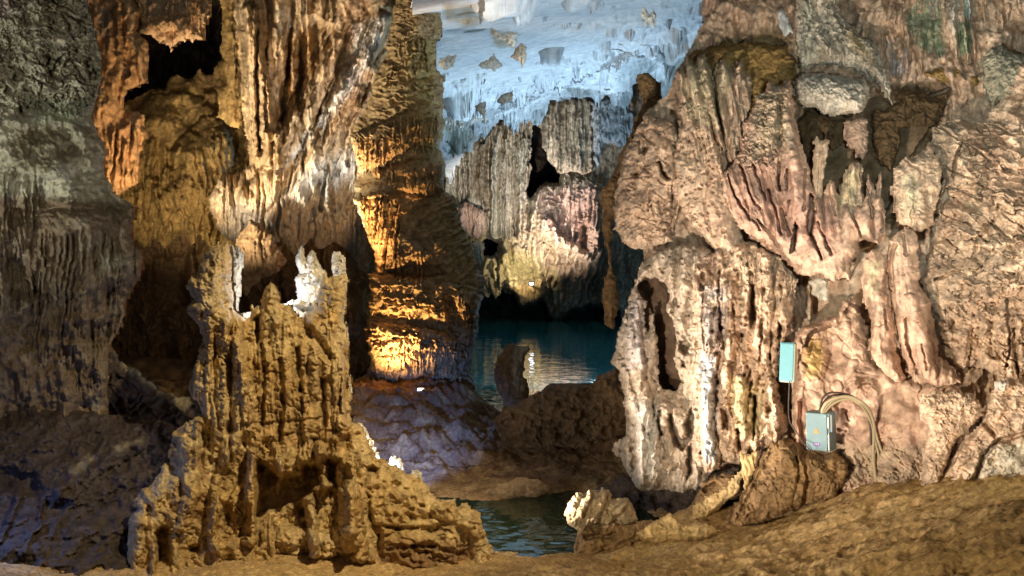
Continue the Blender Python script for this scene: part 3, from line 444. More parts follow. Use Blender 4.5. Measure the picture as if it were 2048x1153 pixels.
    part('lower_panel', [(1880, 975), (1900, 920), (1930, 880), (1965, 845), (1980, 790), (2000, 760), (2300, 740), (2300, 980), (2048, 965), (1960, 970)], .8, 34, 30, [R(5, -26, (1965, 810), (1970, 850), (1990, 870)), R((5, 8), -30, (2050, 868), (1990, 885), (1965, 920), (1945, 970)), R(6, -26, (1925, 880), (1905, 920), (1880, 960)), CRK(40, 30, 8, .08), BIL(24, 60, 8, 40), FBM(30, 30, 8), R(18, 12, (1985, 772), (2010, 770))]+FINE+[TINT((.82, .80, .74), [(1978, 762), (2014, 758), (2018, 782), (1985, 784)], 8, .2), TINT((.66, .62, .52), [(1960, 880), (2300, 840), (2300, 980), (1930, 970)], 30, .3)], M_wal, label='pale lower panel by the sand')
    part('buttress', [(1452, 1060), (1466, 1017), (1482, 990), (1501, 960), (1520, 920), (1546, 885), (1570, 876), (1595, 884), (1612, 902), (1640, 908), (1668, 900), (1700, 925), (1700, 950), (1688, 968), (1672, 995), (1600, 1016), (1514, 1052), (1480, 1075)], .75, 60, 44, [FBM(40, 50, 14), R((14, 24), 20, (1570, 885), (1580, 940), (1560, 1010)), R(6, 16, (1540, 890), (1500, 970), (1465, 1040)), HOLE(16, 4, [(1590, 912), (1598, 908), (1600, 930), (1592, 925)]), R(8, -16, (1606, 900), (1620, 960), (1610, 1010)), CRK(30, 40, 7), RDG(40, 30, 12)]+FINE+[TINT((.32, .20, .09), [(1560, 900), (1680, 920), (1660, 1000), (1500, 1050)], 40, .4, .8)], M_brn, label='brown buttress at the foot of the wall')
    part('root', [(1478, 900), (1500, 912), (1520, 898), (1512, 930), (1496, 970), (1490, 985), (1482, 950)], .8, 14, 10, [BIL(8, 40, 6)]+FINE, M_cas, s=1.5)
    part('root', [(1380, 1045), (1384, 1020), (1396, 1004), (1424, 990), (1450, 975), (1470, 950), (1490, 940), (1480, 980), (1450, 1010), (1420, 1030), (1400, 1046)], .7, 16, 12, [RDG(14, 14, 8)]+FINE, M_cas, s=1.5)
    part('wet_shaded_rock', [(1385, 1015), (1390, 990), (1410, 965), (1440, 945), (1478, 955), (1485, 985), (1440, 1020)], .42, 24, 20, [HOLE(24, 6, [(1418, 950), (1450, 938), (1476, 942), (1450, 955)]), HOLE(24, 6, [(1400, 978), (1430, 962), (1440, 970), (1410, 990)]), RDG(30, 16, 8), FBM(12, 10, 3)], M_brn, label='wet ledges in the hollow, coloured dark for its shade')  # darker rock colour stands for the shade in the hollow
    part('footing', [(1180, 985), (1250, 950), (1280, 955), (1400, 950), (1480, 930), (1480, 1020), (1400, 1050), (1330, 1060), (1270, 1045), (1220, 1000)], .25, 24, 20, [RDG(34, 30, 18), FBM(9, 9, 6)], M_drk, label='rock at the foot of the columns, coloured black for its shade')  # near-black colour stands for the shadow at the foot
    rock('pale_boulder', [(1128, 1030), (1132, 1012), (1143, 996), (1156, 984), (1166, 992), (1181, 978), (1196, 984), (1208, 976), (1226, 988), (1224, 1002), (1240, 994), (1256, 998), (1268, 1018), (1277, 1038), (1264, 1054), (1240, 1060), (1200, 1058), (1153, 1063), (1136, 1050)], 7.5, 50, 36, [RDG(30, 34, 22), R(8, 18, (1180, 984), (1160, 1030)), R(9, 18, (1208, 982), (1190, 1040)), R(8, 16, (1252, 1004), (1215, 1045)), FBM(10, 10, 7), PIT(12, .4, 4, 6), FBM(4, 4, 2)], M_bld, s=1.4, warp=(3, 14), label='pale knobbly boulder beside the pool, below the rock wall', cat='rock')
    rock('dark_rock', [(1140, 1110), (1150, 1080), (1155, 1058), (1200, 1050), (1262, 1048), (1300, 1040), (1340, 1052), (1330, 1075), (1280, 1090), (1240, 1120), (1200, 1150), (1172, 1156), (1160, 1130)], 7.3, 30, 30, [RDG(40, 24, 20, -30), TER(22, 12, .8, 40, None, -35, .7, 20), HOLE(30, 10, [(1160, 1070), (1240, 1062), (1230, 1078), (1170, 1084)]), HOLE(24, 8, [(1180, 1110), (1230, 1090), (1215, 1125), (1185, 1135)]), FBM(10, 10, 6), FBM(4, 4, 2)], M_brn, s=1.6, label='dark layered rock under the pale boulder at the edge of the sand', cat='rock')
    rock('sand_coloured_rock', [(1270, 1070), (1290, 1050), (1320, 1040), (1338, 1026), (1356, 1030), (1370, 1050), (1390, 1044), (1420, 1050), (1440, 1062), (1400, 1085), (1300, 1100)], 7.2, 34, 30, [RDG(40, 30, 16), FBM(12, 12, 7), FBM(5, 5, 2)], M_cas, s=1.6, label='low sandy brown rocks at the top of the sand slope', cat='rock')

def bmesh_boxes(name, parts, mat, parent=None, bev=.006, loc=(0, 0, 0)):
    import bmesh
    bm = bmesh.new()
    for c, sz in parts:
        g = bmesh.ops.create_cube(bm, size=1)
        for v in g['verts']: v.co = [c[i]+v.co[i]*sz[i] for i in range(3)]
    if bev: bmesh.ops.bevel(bm, geom=bm.edges[:], offset=bev, segments=2, affect='EDGES', profile=.6)
    me = bpy.data.meshes.new(name); bm.to_mesh(me); bm.free(); o = bpy.data.objects.new(name, me); SC.collection.objects.link(o); me.materials.append(mat)
    for p in me.polygons: p.use_smooth = False
    if parent: o.parent = parent
    o.location = loc
    return o
def tube(name, pts, r, mat, parent=None, label=None, cat=None, group=None):
    import mathutils
    cu = bpy.data.curves.new(name, 'CURVE'); cu.dimensions = '3D'; sp = cu.splines.new('NURBS'); sp.points.add(len(pts)-1); sp.use_endpoint_u = True; sp.order_u = 4
    for p, q in zip(sp.points, pts): p.co = (*q, 1)
    cu.bevel_depth = r; cu.bevel_resolution = 3; cu.resolution_u = 8
    t = bpy.data.objects.new(name, cu); SC.collection.objects.link(t)
    me = bpy.data.meshes.new_from_object(t.evaluated_get(bpy.context.evaluated_depsgraph_get())) if False else None
    bpy.context.view_layer.update(); me = bpy.data.meshes.new_from_object(t.evaluated_get(bpy.context.evaluated_depsgraph_get()))
    bpy.data.objects.remove(t); me.name = name
    for p in me.polygons: p.use_smooth = True
    c = mathutils.Vector(pts[-1]); me.transform(mathutils.Matrix.Translation(-c))
    o = bpy.data.objects.new(name, me); SC.collection.objects.link(o); o.location = c
    me.materials.clear(); me.materials.append(mat)
    if parent: o.parent = parent; o.location = c-parent.location
    return tag(o, label, cat, group)
def exec_fixtures():
    m_blue = plain('pale blue enamel', (.10, .36, .45), .5, var=.3, sc=14); m_edge = plain('buff enamel edge', (.46, .50, .40), .5, var=.3); m_grey = plain('blue grey enamel', (.15, .27, .32), .5, var=.4, sc=14)
    m_low = plain('worn grey enamel', (.34, .42, .44), .55, var=.2); m_tri = plain('amber warning paint', (.42, .27, .07), .6); m_pur = plain('violet print', (.16, .08, .34), .6); m_cab = plain('cream cable sheath', (.50, .42, .27), .7, var=.4); m_dkc = plain('dark cable sheath', (.07, .05, .04), .6)
    m_met = plain('dull steel', (.35, .36, .36), .4, .8); m_lens = plain('lamp glass', (.9, .9, .95), .1, emit=(.85, .9, 1), es=9)
    D1, D2 = BOXD
    # upper case
    def frame(x, y, D): return P(x, y, D)
    c = frame(1572, 724, D1); k = D1/F
    t = thing('lamp_case', 'tall narrow pale blue metal case fixed above the junction box', 'electrical box', (c[0], c[1], c[2]-39*k)); t.rotation_euler = (0, math.radians(2), math.radians(-34))
    bmesh_boxes('case_body', [((0, .035, 39*k), (28*k, .07, 77*k))], m_blue, t, .004)
    bmesh_boxes('lid', [((0, -.004, 39*k), (26*k, .012, 73*k))], m_blue, t, .003)
    [bmesh_boxes('screw', [((a*10*k, -.011, b*k), (2*k, .005, 2*k))], m_met, t, .001) for a in (-1, 1) for b in (7, 71)]
    bmesh_boxes('side_flange', [((14.5*k, .03, 38*k), (2.5*k, .06, 75*k))], m_edge, t, .002)
    bmesh_boxes('bottom_cap', [((0, .036, -1*k), (26*k, .06, 3*k))], m_edge, t, .002)
    # junction box
    c = frame(1637, 902, D2); k = D2/F
    t = thing('junction_box', 'grey blue junction box with warning triangle and violet mark', 'electrical box', c); t.rotation_euler = (0, math.radians(-1.5), math.radians(-41))
    bmesh_boxes('case_body', [((0, .085, 38*k), (46*k, .16, 76*k))], m_grey, t, .005)
    [bmesh_boxes('screw', [((a*k, -.018, b*k), (2*k, .005, 2*k))], m_met, t, .001) for a in (-20, 16) for b in (5, 71)]
    d = bmesh_boxes('door', [((-2*k, -.006, 38*k), (42*k, .02, 74*k))], m_grey, t, .005)
    bmesh_boxes('hinge', [((21.3*k, -.004, 58*k), (2.5*k, .014, 22*k)), ((21.3*k, -.004, 20*k), (2.5*k, .014, 34*k))], m_met, t, .001)
    bmesh_boxes('side_clip', [((24.5*k, .03, 56*k), (3*k, .02, 34*k))], m_low, t, .002)
    g = bmesh_boxes('cable_gland', [((8*k, .04, 78*k), (14*k, .04, 6*k))], m_met, t, .004)
    def flat(name, pts, y, mat):
        V = [(a*k, y, b*k) for a, b in pts]+[(a*k, y+.002, b*k) for a, b in pts]; n = len(pts)
        me = bpy.data.meshes.new(name); me.from_pydata(V, [], [list(range(n)), list(range(2*n-1, n-1, -1))]+[[i, i+n, (i+1) % n+n, (i+1) % n] for i in range(n)]); me.materials.append(mat)
        o = bpy.data.objects.new(name, me); SC.collection.objects.link(o); o.parent = t; return o
    flat('warning_triangle', [(-8, 35), (4, 35), (-2, 47)], -.0185, m_tri)
    flat('printed_mark', [(-2+7*math.cos(a*math.pi/8), 13+4*math.sin(a*math.pi/8)) for a in range(16)], -.0185, m_pur)
    flat('printed_letters', [(-6.5, 15), (-6.5, 11), (-5.5, 11), (-5.5, 12.6), (-3, 12.6), (-3, 11), (-1.8, 11), (-1.8, 14), (.5, 14), (.5, 11), (1.6, 11), (1.6, 12.5), (3, 12.5), (3, 15)], -.0195, plain('pale violet print', (.42, .38, .60), .6))
    def pp(D): return lambda a: P(a[0], a[1], a[2] if len(a) > 2 else D)
    f = pp(D2-.03)
    GR = 'cables arching out of the junction box'
    tube('cable', [f(q) for q in [(1643, 826), (1646, 812, D2-.06), (1660, 798, D2-.1), (1694, 790, D2-.12), (1724, 802, D2-.1), (1745, 826), (1749, 862), (1746, 895), (1746, 920), (1750, 950, D2-.05), (1753, 975, D2-.02)]], .0135, m_cab, None, 'thick cream cable arching from the junction box to the sand, left foot', 'cable', GR)
    tube('cable', [f(q) for q in [(1646, 826), (1650, 814, D2-.05), (1668, 796, D2-.08), (1698, 792, D2-.1), (1728, 807, D2-.08), (1746, 834), (1750, 866), (1760, 895), (1772, 920), (1782, 940), (1792, 960, D2-.06), (1797, 985, D2-.03)]], .0125, m_cab, None, 'thick cream cable arching from the junction box to the sand, right foot', 'cable', GR)
    tube('cable', [f(q) for q in [(1649, 826), (1654, 816, D2-.03), (1676, 800, D2-.06), (1700, 797, D2-.08), (1724, 810, D2-.07), (1740, 836), (1746, 866), (1752, 890), (1760, 920), (1765, 950, D2-.06), (1768, 978, D2-.03)]], .0105, m_cab, None, 'cream cable at the inside of the arch out of the junction box, middle foot', 'cable', GR)
    tube('cable', [f(q) for q in [(1640, 826), (1640, 806), (1648, 790), (1662, 784), (1690, 787, D2-.02), (1715, 796), (1735, 816), (1742, 850), (1742, 890)]], .009, m_dkc, None, 'thin dark cable looping highest over the junction box', 'cable', GR)
    tube('cable', [f(q) for q in [(1637, 826), (1642, 810), (1654, 794), (1672, 789), (1700, 791, D2-.02), (1728, 806), (1744, 840)]], .008, m_dkc, None, 'thin dark cable just under the highest loop over the junction box', 'cable', GR)
    w = D1-.06
    tube('wire', [P(*q) for q in [(1579, 763, w), (1577, 800, w), (1576, 840, w-.05), (1584, 852, w-.1), (1598, 872, w-.15), (1612, 893, D2-.02), (1622, 902, D2)]], .006, m_dkc, None, 'thin dark wire running down from the tall blue case to the junction box', 'wire')
    # lamp on the far wall
    c = P(1063, 568, 46.5); t = thing('floodlight', 'small white lit lamp low on the far wall above the lake', 'lamp', (c[0], c[1], c[2]-.12))
    bmesh_boxes('housing', [((0, .06, .12), (.34, .12, .24))], m_met, t, .01); bmesh_boxes('lens', [((0, -.005, .12), (.22, .02, .13))], m_lens, t, .004); bmesh_boxes('bracket', [((0, 1.1, .02), (.06, 2.0, .06))], m_met, t, .004)
    c = P(841, 778, 13.2); t = thing('floodlight', 'small white floodlight on the bank at the foot of the lit column', 'lamp', (c[0], c[1], c[2]-.05)); t.rotation_euler = (math.radians(-40), 0, 0)
    bmesh_boxes('housing', [((0, .03, .04), (.12, .06, .07))], plain('white enamel', (.7, .7, .68), .4), t, .008); bmesh_boxes('lens', [((0, -.003, .045), (.1, .008, .045))], plain('lamp glass lit orange', (.9, .8, .7), .1, emit=(1, .8, .6), es=3), t, .002); [bmesh_boxes('bracket', [((q*.07, .03, .02), (.012, .03, .08))], m_met, t, .002) for q in (-1, 1)]
# ================================================================ camera, world
cam = bpy.data.cameras.new('camera'); co = bpy.data.objects.new('camera', cam); SC.collection.objects.link(co); SC.camera = co
cam.sensor_width = 36; cam.lens = 36*F/2048; cam.clip_end = 400; cam.clip_start = .05
co.location = (0, 0, CZ); co.rotation_euler = (math.pi/2, 0, 0); cam.shift_y = -(576.5-HZ)/2048
W = bpy.data.worlds.new('World'); SC.world = W; W.use_nodes = True
W.node_tree.nodes['Background'].inputs[0].default_value = (.72, .62, .56, 1); W.node_tree.nodes['Background'].inputs[1].default_value = WORLD
SC.view_settings.view_transform = 'Standard'; SC.view_settings.look = 'None'; SC.view_settings.gamma = 1; SC.view_settings.exposure = EXPO
SC.cycles.use_denoising = True; SC.cycles.max_bounces = 5; SC.cycles.diffuse_bounces = 3; SC.cycles.glossy_bounces = 3
SC.cycles.sample_clamp_indirect = 4

# ================================================================ rock colours
M_col = rockmat('grey green limestone', (.36, .34, .25), (.44, .42, .33), (.22, .18, .11), sc=1.1, mott=.7, bump=.5)
M_orw = rockmat('orange buff flowstone', (.55, .38, .20), (.45, .30, .17), (.30, .22, .14), sc=1., streak=.2)
M_tan = rockmat('tan flowstone', (.52, .40, .25), (.42, .29, .15), (.30, .18, .08), sc=.9, streak=.6)
M_och = rockmat('ochre flowstone', (.34, .23, .08), (.27, .17, .06), (.14, .08, .035), sc=.8, streak=.5)
M_pil = rockmat('brown dripstone', (.42, .31, .16), (.36, .25, .11), (.24, .15, .07), sc=1.1)
M_cas = rockmat('pitted ochre limestone', (.47, .315, .125), (.60, .46, .25), (.29, .165, .065), sc=1.4, bump=.45)
M_wal = rockmat('cream pink limestone', (.64, .46, .33), (.70, .55, .41), (.44, .30, .225), sc=1.1, streak=.1)
M_pnk = rockmat('pink flowstone', (.57, .375, .285), (.62, .45, .33), (.45, .28, .215), sc=.9, streak=.12, bump=.35)
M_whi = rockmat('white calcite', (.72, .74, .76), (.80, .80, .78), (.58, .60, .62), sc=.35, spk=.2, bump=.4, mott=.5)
M_crt = rockmat('banded grey drapery', (.42, .35, .26), (.54, .48, .38), (.25, .18, .12), sc=.5, streak=.5)
M_brn = rockmat('dark brown rock', (.25, .155, .072), (.33, .21, .10), (.13, .08, .04), sc=1.3)
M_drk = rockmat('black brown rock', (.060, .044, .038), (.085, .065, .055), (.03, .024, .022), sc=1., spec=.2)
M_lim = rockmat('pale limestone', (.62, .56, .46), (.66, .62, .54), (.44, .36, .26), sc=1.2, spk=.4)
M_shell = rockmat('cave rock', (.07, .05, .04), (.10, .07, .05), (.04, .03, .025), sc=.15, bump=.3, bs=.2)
M_lm2 = rockmat('mauve cream limestone', (.47, .385, .30), (.54, .46, .37), (.34, .25, .18), sc=1.2, spk=.4)
M_bld = rockmat('buff knobbly limestone', (.42, .32, .19), (.50, .40, .25), (.28, .19, .10), sc=1.4)
M_snd = rockmat('damp sand', (.48, .315, .135), (.57, .40, .20), (.32, .195, .08), sc=2.6, rough=.9, spk=.35, bump=.8, bs=2., spec=.2)

# ================================================================ lamps of the show cave and added fill lights
def lamp(kind, loc, to, e, col, size=.12, ang=70, blend=.5):
    l = bpy.data.lights.new('floodlight', kind); o = bpy.data.objects.new('floodlight', l); SC.collection.objects.link(o)  # added fill lights carry the floodlight name too
    l.energy = e; l.color = col; o.location = loc
    l.shadow_soft_size = size
    if kind == 'SPOT': l.spot_size = math.radians(ang); l.spot_blend = blend
    d = [to[i]-loc[i] for i in range(3)]
    import mathutils
    o.rotation_euler = mathutils.Vector(d).to_track_quat('-Z', 'Y').to_euler()
    return o
exec_lights()

# ================================================================ setting: cave shell, floor, water
def shell():
    nu, nv = 300, 130
    u = np.linspace(0, 2*np.pi, nu, endpoint=False); v = np.linspace(.05, 2.0, nv)   # left open behind the viewer so that ambient fill light gets in
    U, V = np.meshgrid(u, v)
    n = 1+.10*fbm(np.cos(U)*4, np.sin(U)*4+V*5, 5, 3)
    X = 23*np.sin(V)*np.cos(U)*n; Z = 5+17*np.sin(V)*np.sin(U)*n; Y = 20+58*np.cos(V)*n
    i = np.arange(nv-1)[:, None]*nu; j = np.arange(nu)[None]; j2 = (j+1) % nu
    Q = np.stack([i+j, i+j2, i+nu+j2, i+nu+j], -1).reshape(-1, 4)
    o = mesh_np('cave_rock', np.stack([X, Y, Z], -1).reshape(-1, 3), Q, mat=M_shell); tag(o, kind='structure')
shell()
TC = [(2048, 960, 6), (1790, 960, 7), (1690, 985, 7.4), (1500, 1050, 7.6), (1300, 1080, 7.3), (1180, 1150, 6.4), (2048, 1153, 4.2), (1600, 1153, 5.4), (1300, 1153, 6.1),
      (2400, 1000, 4.5), (1080, 1104, 7.38), (990, 1100, 7.42), (1150, 1102, 7.35), (1080, 1118, 6.75), (1000, 1118, 6.75), (1150, 1112, 6.75), (1080, 1135, 6.0), (1000, 1003, 9.1), (1150, 1003, 9.1), (900, 960, 9.9), (1000, 960, 9.9), (1080, 930, 10.6),
      (900, 930, 10.6), (1180, 970, 9.5), (850, 850, 12), (760, 785, 13), (840, 774, 13.8), (930, 772, 14), (960, 830, 13.2), (700, 770, 14), (900, 860, 11.9), (760, 860, 11.8), (750, 930, 10.4),
      (990, 850, 13.6), (300, 1153, 6.5), (560, 1105, 7.2), (500, 1153, 6.2), (750, 1153, 6.6), (900, 1135, 6.5), (400, 1120, 7), (100, 1120, 7), (-200, 1120, 6), (0, 1000, 9), (300, 880, 10.5), (500, 850, 11),
      (300, 780, 14), (600, 760, 16), (1000, 890, 11.9), (1050, 880, 12), (1150, 870, 12), (1250, 870, 11.5), (1300, 900, 11)]
TW = [P(*q) for q in TC]+[(.3, 8.3, -.35), (.1, 8.6, -.4), (.6, 8.3, -.3), (-.2, 17, -.5), (1, 17, -.7), (2.5, 18, -.8), (0, 28, -1.5), (3.5, 28, -1.5), (-5, 30, -1), (0, 45, -1.5), (8, 45, -1), (0, 60, -1.5), (-8, 45, -1), (.6, 14.6, -.3), (1.6, 14, -.3), (2.4, 14, -.2),
      (0, 4, .35), (1.5, 3.5, .7), (-3, 3, .4), (3.5, 2, 1.2), (0, 2, .6), (-9, 8, .6), (-9, 16, 1), (9, 8, 2), (9, 16, 1), (-5, 20, .3)]
TA = np.array(TW, float)
def rbf(d): return np.sqrt(d*d+.04)
_n = len(TA); _K = rbf(np.hypot(TA[:, None, 0]-TA[None, :, 0], TA[:, None, 1]-TA[None, :, 1]))
_M = np.block([[_K+np.eye(_n)*-.01, np.ones((_n, 1))], [np.ones((1, _n)), np.zeros((1, 1))]])
_w = np.linalg.solve(_M, np.append(TA[:, 2], 0))
def ground(X, Y):
    r = np.full(X.shape, _w[-1])
    for i in range(_n): r = r+_w[i]*rbf(np.hypot(X-TA[i, 0], Y-TA[i, 1]))
    return r
def terrain():
    nu, nv = 1000, 620
    v = np.concatenate([2.2*(15/2.2)**np.linspace(0, 1, nv-60), np.linspace(15.4, 62, 60)]); u = np.linspace(-.9, .9, nu)
    U, Yv = np.meshgrid(u, v); X = U*Yv; Y = Yv
    Z = ground(X, Y)
    a = .5; xr = X*math.cos(a)+Y*math.sin(a); yr = -X*math.sin(a)+Y*math.cos(a)
    k = sst((X-.2)/1.2)*.6+.4
    Z = Z+.045*k*fbm(xr/.6, yr/.3, 3, 5)+.032*k*(.35-np.abs(pn(xr/.30, yr/.12, 8)))+.012*k*(.35-np.abs(pn(xr/.15, yr/.06, 9)))+.012*fbm(xr/.10, yr/.045, 4, 12)+.005*fbm(xr/.035, yr/.018, 3, 14)+.05*fbm(X/1.5, Y/1.2, 3, 15)
    Z = Z-.03*k*sst((pn(xr/.3, yr/.17, 21)-.25)*4)
    md = sst((Y-9.6)/1.5)*sst((15-Y)/1)
    Z = Z+md*(.13*fbm(X/.5, Y/.45, 5, 31)+.07*(.4-np.abs(pn(X/.22, Y/.22, 33)))+.05*fbm(X/.12, Y/.10, 4, 35))
    i = np.arange(nv-1)[:, None]*nu; j = np.arange(nu-1)[None]
    Q = np.stack([i+j, i+j+1, i+nu+j+1, i+nu+j], -1).reshape(-1, 4)
    col = np.zeros(X.shape+(4,), np.float32); mud = np.clip(sst((Y-8.5+.6*fbm(X/.8, Y/.8, 4, 41))/1.2), 0, 1)
    k2 = .3+.7*sst((X+3.4)/1.2); col[..., 0] = .15*k2; col[..., 1] = .083*k2; col[..., 2] = .045*k2; col[..., 3] = mud*np.clip(.85+.5*fbm(X/.3, Y/.3, 4, 43), .3, 1)  # mud colour darkened on the left to pass for the unlit recess
    o = mesh_np('sand_floor', np.stack([X, Y, Z], -1).reshape(-1, 3), Q, mat=M_snd, col=col.reshape(-1, 4)); tag(o, kind='structure')
terrain()
def water(name, x0, y0, x1, y1, col, bscale, bstr, rough=.03):
    m = bpy.data.materials.new(name); m.use_nodes = True; nt = m.node_tree; b = nt.nodes['Principled BSDF']
    b.inputs['Base Color'].default_value = (*col, 1); b.inputs['Roughness'].default_value = rough; b.inputs['IOR'].default_value = 1.33; b.inputs['Specular IOR Level'].default_value = .8
    tc = nt.nodes.new('ShaderNodeTexCoord'); h = None
    for sc_, sx, sy, a in ((bscale, .8, 1., 1.), (bscale*2.3, .8, 1., .25)):
        mp = nt.nodes.new('ShaderNodeMapping'); mp.inputs['Scale'].default_value = (sx, sy, 1); nt.links.new(tc.outputs['Object'], mp.inputs['Vector'])
        t = nt.nodes.new('ShaderNodeTexNoise'); t.inputs['Scale'].default_value = sc_; t.inputs['Detail'].default_value = 1; nt.links.new(mp.outputs['Vector'], t.inputs['Vector'])
        g = nt.nodes.new('ShaderNodeMath'); g.operation = 'MULTIPLY_ADD'; g.inputs[1].default_value = a; nt.links.new(t.outputs['Fac'], g.inputs[0])
        if h: nt.links.new(h, g.inputs[2])
        else: g.inputs[2].default_value = 0
        h = g.outputs[0]
    bp = nt.nodes.new('ShaderNodeBump'); bp.inputs['Strength'].default_value = 1; bp.inputs['Distance'].default_value = bstr; nt.links.new(h, bp.inputs['Height']); nt.links.new(bp.outputs['Normal'], b.inputs['Normal'])
    xs = np.linspace(x0, x1, 24); ys = np.linspace(y0, y1, 24); X, Y = np.meshgrid(xs, ys)
    i = np.arange(23)[:, None]*24; j = np.arange(23)[None]
    Q = np.stack([i+j, i+j+1, i+25+j, i+24+j], -1).reshape(-1, 4)
    tag(mesh_np(name, np.stack([X, Y, X*0], -1).reshape(-1, 3), Q, mat=m), kind='structure')
water('lake_water', -14, 11.2, 16, 62, (.018, .16, .175), 2.0, .012)
water('pool_water', -1.6, 6.4, 2.6, 11, (.02, .032, .014), 3.4, .012)

# ================================================================ ceiling and the far end of the lake
rock('cave_ceiling', [(820, -60), (1520, -60), (1520, 60), (1470, 130), (1400, 230), (1330, 260), (1300, 230), (1290, 150), (1270, 150), (1262, 195), (1250, 222), (1236, 205), (1215, 190), (1196, 208), (1186, 196), (1170, 190), (1150, 200), (1125, 195), (1110, 205), (1090, 212), (1080, 236), (1060, 228), (1030, 236), (1000, 243), (975, 268), (950, 290), (925, 320), (905, 345), (890, 350), (860, 420), (820, 400)],
     [(1150, 0, 14), (900, 330, 42), (1250, 190, 38), (880, 0, 14)], 6, 10,
     [FBM(160, 90, 46, 5, ang=-18), FBM(100, 50, 22, 4, -18), BIL(90, 34, 13, -18, None, .8, 3), BIL(40, 14, 4, -20, None, .8, 2), CRK(110, 60, 8, .04, -20, None, 2), LOBE(26, 14, [(870, 250), (930, 235), (990, 215), (1060, 190), (1140, 160), (1220, 120), (1310, 80), (1330, 120), (1260, 170), (1190, 170), (1120, 200), (1050, 215), (990, 245), (940, 280), (900, 330), (870, 330)]),
      RDG(24, 30, 40, 0, (880, 100, 950, 150)), RDG(20, 26, 40, 0, (900, 10, 1060, 56)), RDG(18, 40, 44, 0, (890, 215, 1000, 330), 4), RDG(14, 30, 30, 0, (1080, 110, 1330, 230), 4), RDG(20, 26, 34, 0, (1230, 30, 1400, 130), 4), BIL(8, 50, 20, 0, (930, 150, 1300, 260)),
      R((10, 4), -14, (890, 300), (1000, 245), (1110, 212)), R(6, -20, (1130, 200), (1060, 222), (1010, 228)), RDG(50, 60, 40, 0, (1300, -60, 1520, 260)), FBM(7, 6, 3),
      TINT((.42, .30, .16), [(880, 0), (960, 0), (965, 50), (930, 60), (885, 40)], 12), TINT((.45, .33, .18), [(975, 55), (1040, 60), (1035, 100), (985, 95)], 10), TINT((.38, .42, .42), [(1230, 100), (1330, 90), (1300, 250), (1220, 240)], 30), TINT((.30, .32, .30), [(1310, 70), (1360, 50), (1500, 40), (1420, 250), (1320, 250)], 24, .2),
      TINT((.34, .34, .26), [(885, 250), (950, 235), (960, 280), (900, 330)], 14, .3), TINT((.20, .20, .18), [(1130, 165), (1180, 160), (1190, 195), (1130, 190)], 10, .3)],
     M_whi, kind='structure', s=1.6, warp=(6, 24),
     zmod=lambda X, Y: (.40*fbm(X/6, Y/7, 3, 61)+.13*(.35-np.abs(pn(X/2.4+.4*pn(X, Y, 5), Y/3, 62)))+.09*(.35-np.abs(pn(X/1.0, Y/1.5, 63)))+.06*fbm(X/.5, Y/.8, 3, 64)
                        -.55*sst((fbm(X/2.8, Y/3.4, 4, 66)-.52)*3)-.28*sst((fbm(X/1.0, Y/1.3, 3, 67)-.50)*4))*np.clip(Y/20, .35, 1.5))
FST = ['stalactite', 'stalactite clusters hanging under the white ceiling']
def stal(label, poly, D, T=12, feats=(), mat=M_crt, **k):
    return rock('stalactite', poly, D, T*1.4, T*1.1, [RDG(9, 16, 8), FBM(4, 5, 3)]+list(feats), mat, 1.4, (3, 10), label=label, cat='stalactite', group=FST[1], **k)
stal('lone grey brown pointed stalactite hanging free below the blue lit ceiling', [(1030, 96), (1044, 84), (1052, 92), (1055, 110), (1050, 128), (1043, 137), (1036, 122), (1018, 116)], 14.5, 13, [R(2, -4, (1043, 95), (1042, 130))])
stal('cluster of short buff stalactites left of the lone pointed one on the ceiling', [(976, 52), (990, 58), (1005, 70), (1020, 62), (1034, 64), (1036, 84), (1026, 96), (1012, 84), (996, 80), (982, 70)], 15, 14, [RDG(9, 16, 8)], M_lim)
stal('ragged clump of small grey white stalactites low on the ceiling', [(955, 128), (975, 120), (985, 105), (1000, 122), (1006, 134), (992, 142), (975, 140), (960, 136)], 17, 12, [RDG(7, 14, 10)], M_lim)
stal('small buff clump on the ceiling edge next to the tall lit column', [(876, 122), (895, 112), (915, 108), (912, 128), (900, 136), (890, 144), (878, 136)], 16.5, 10, [RDG(7, 14, 8)], M_lim)
stal('short dark fringe of spikes on the lower lip of the blue ceiling', [(950, 212), (972, 200), (972, 222), (966, 240), (960, 226), (950, 222)], 20, 8, [RDG(6, 14, 6)], M_crt)
stal('row of tiny black tipped spikes along the lower lip of the blue ceiling', [(992, 196), (1028, 180), (1026, 202), (1012, 206), (1004, 212), (996, 206)], 21, 8, [RDG(6, 10, 7)], M_crt)
stal('pair of brown finger stalactites at the top of the blue ceiling', [(955, -20), (972, -20), (968, 30), (962, 58), (956, 46)], 13, 8, [BIL(6, 50, 6)], M_lim)
stal('pale forked stalactite high at the right end of the blue ceiling', [(1280, 30), (1288, 8), (1300, 30), (1306, 10), (1314, 34), (1306, 62), (1298, 44), (1288, 58)], 15, 9, [BIL(6, 40, 5)], M_lim)

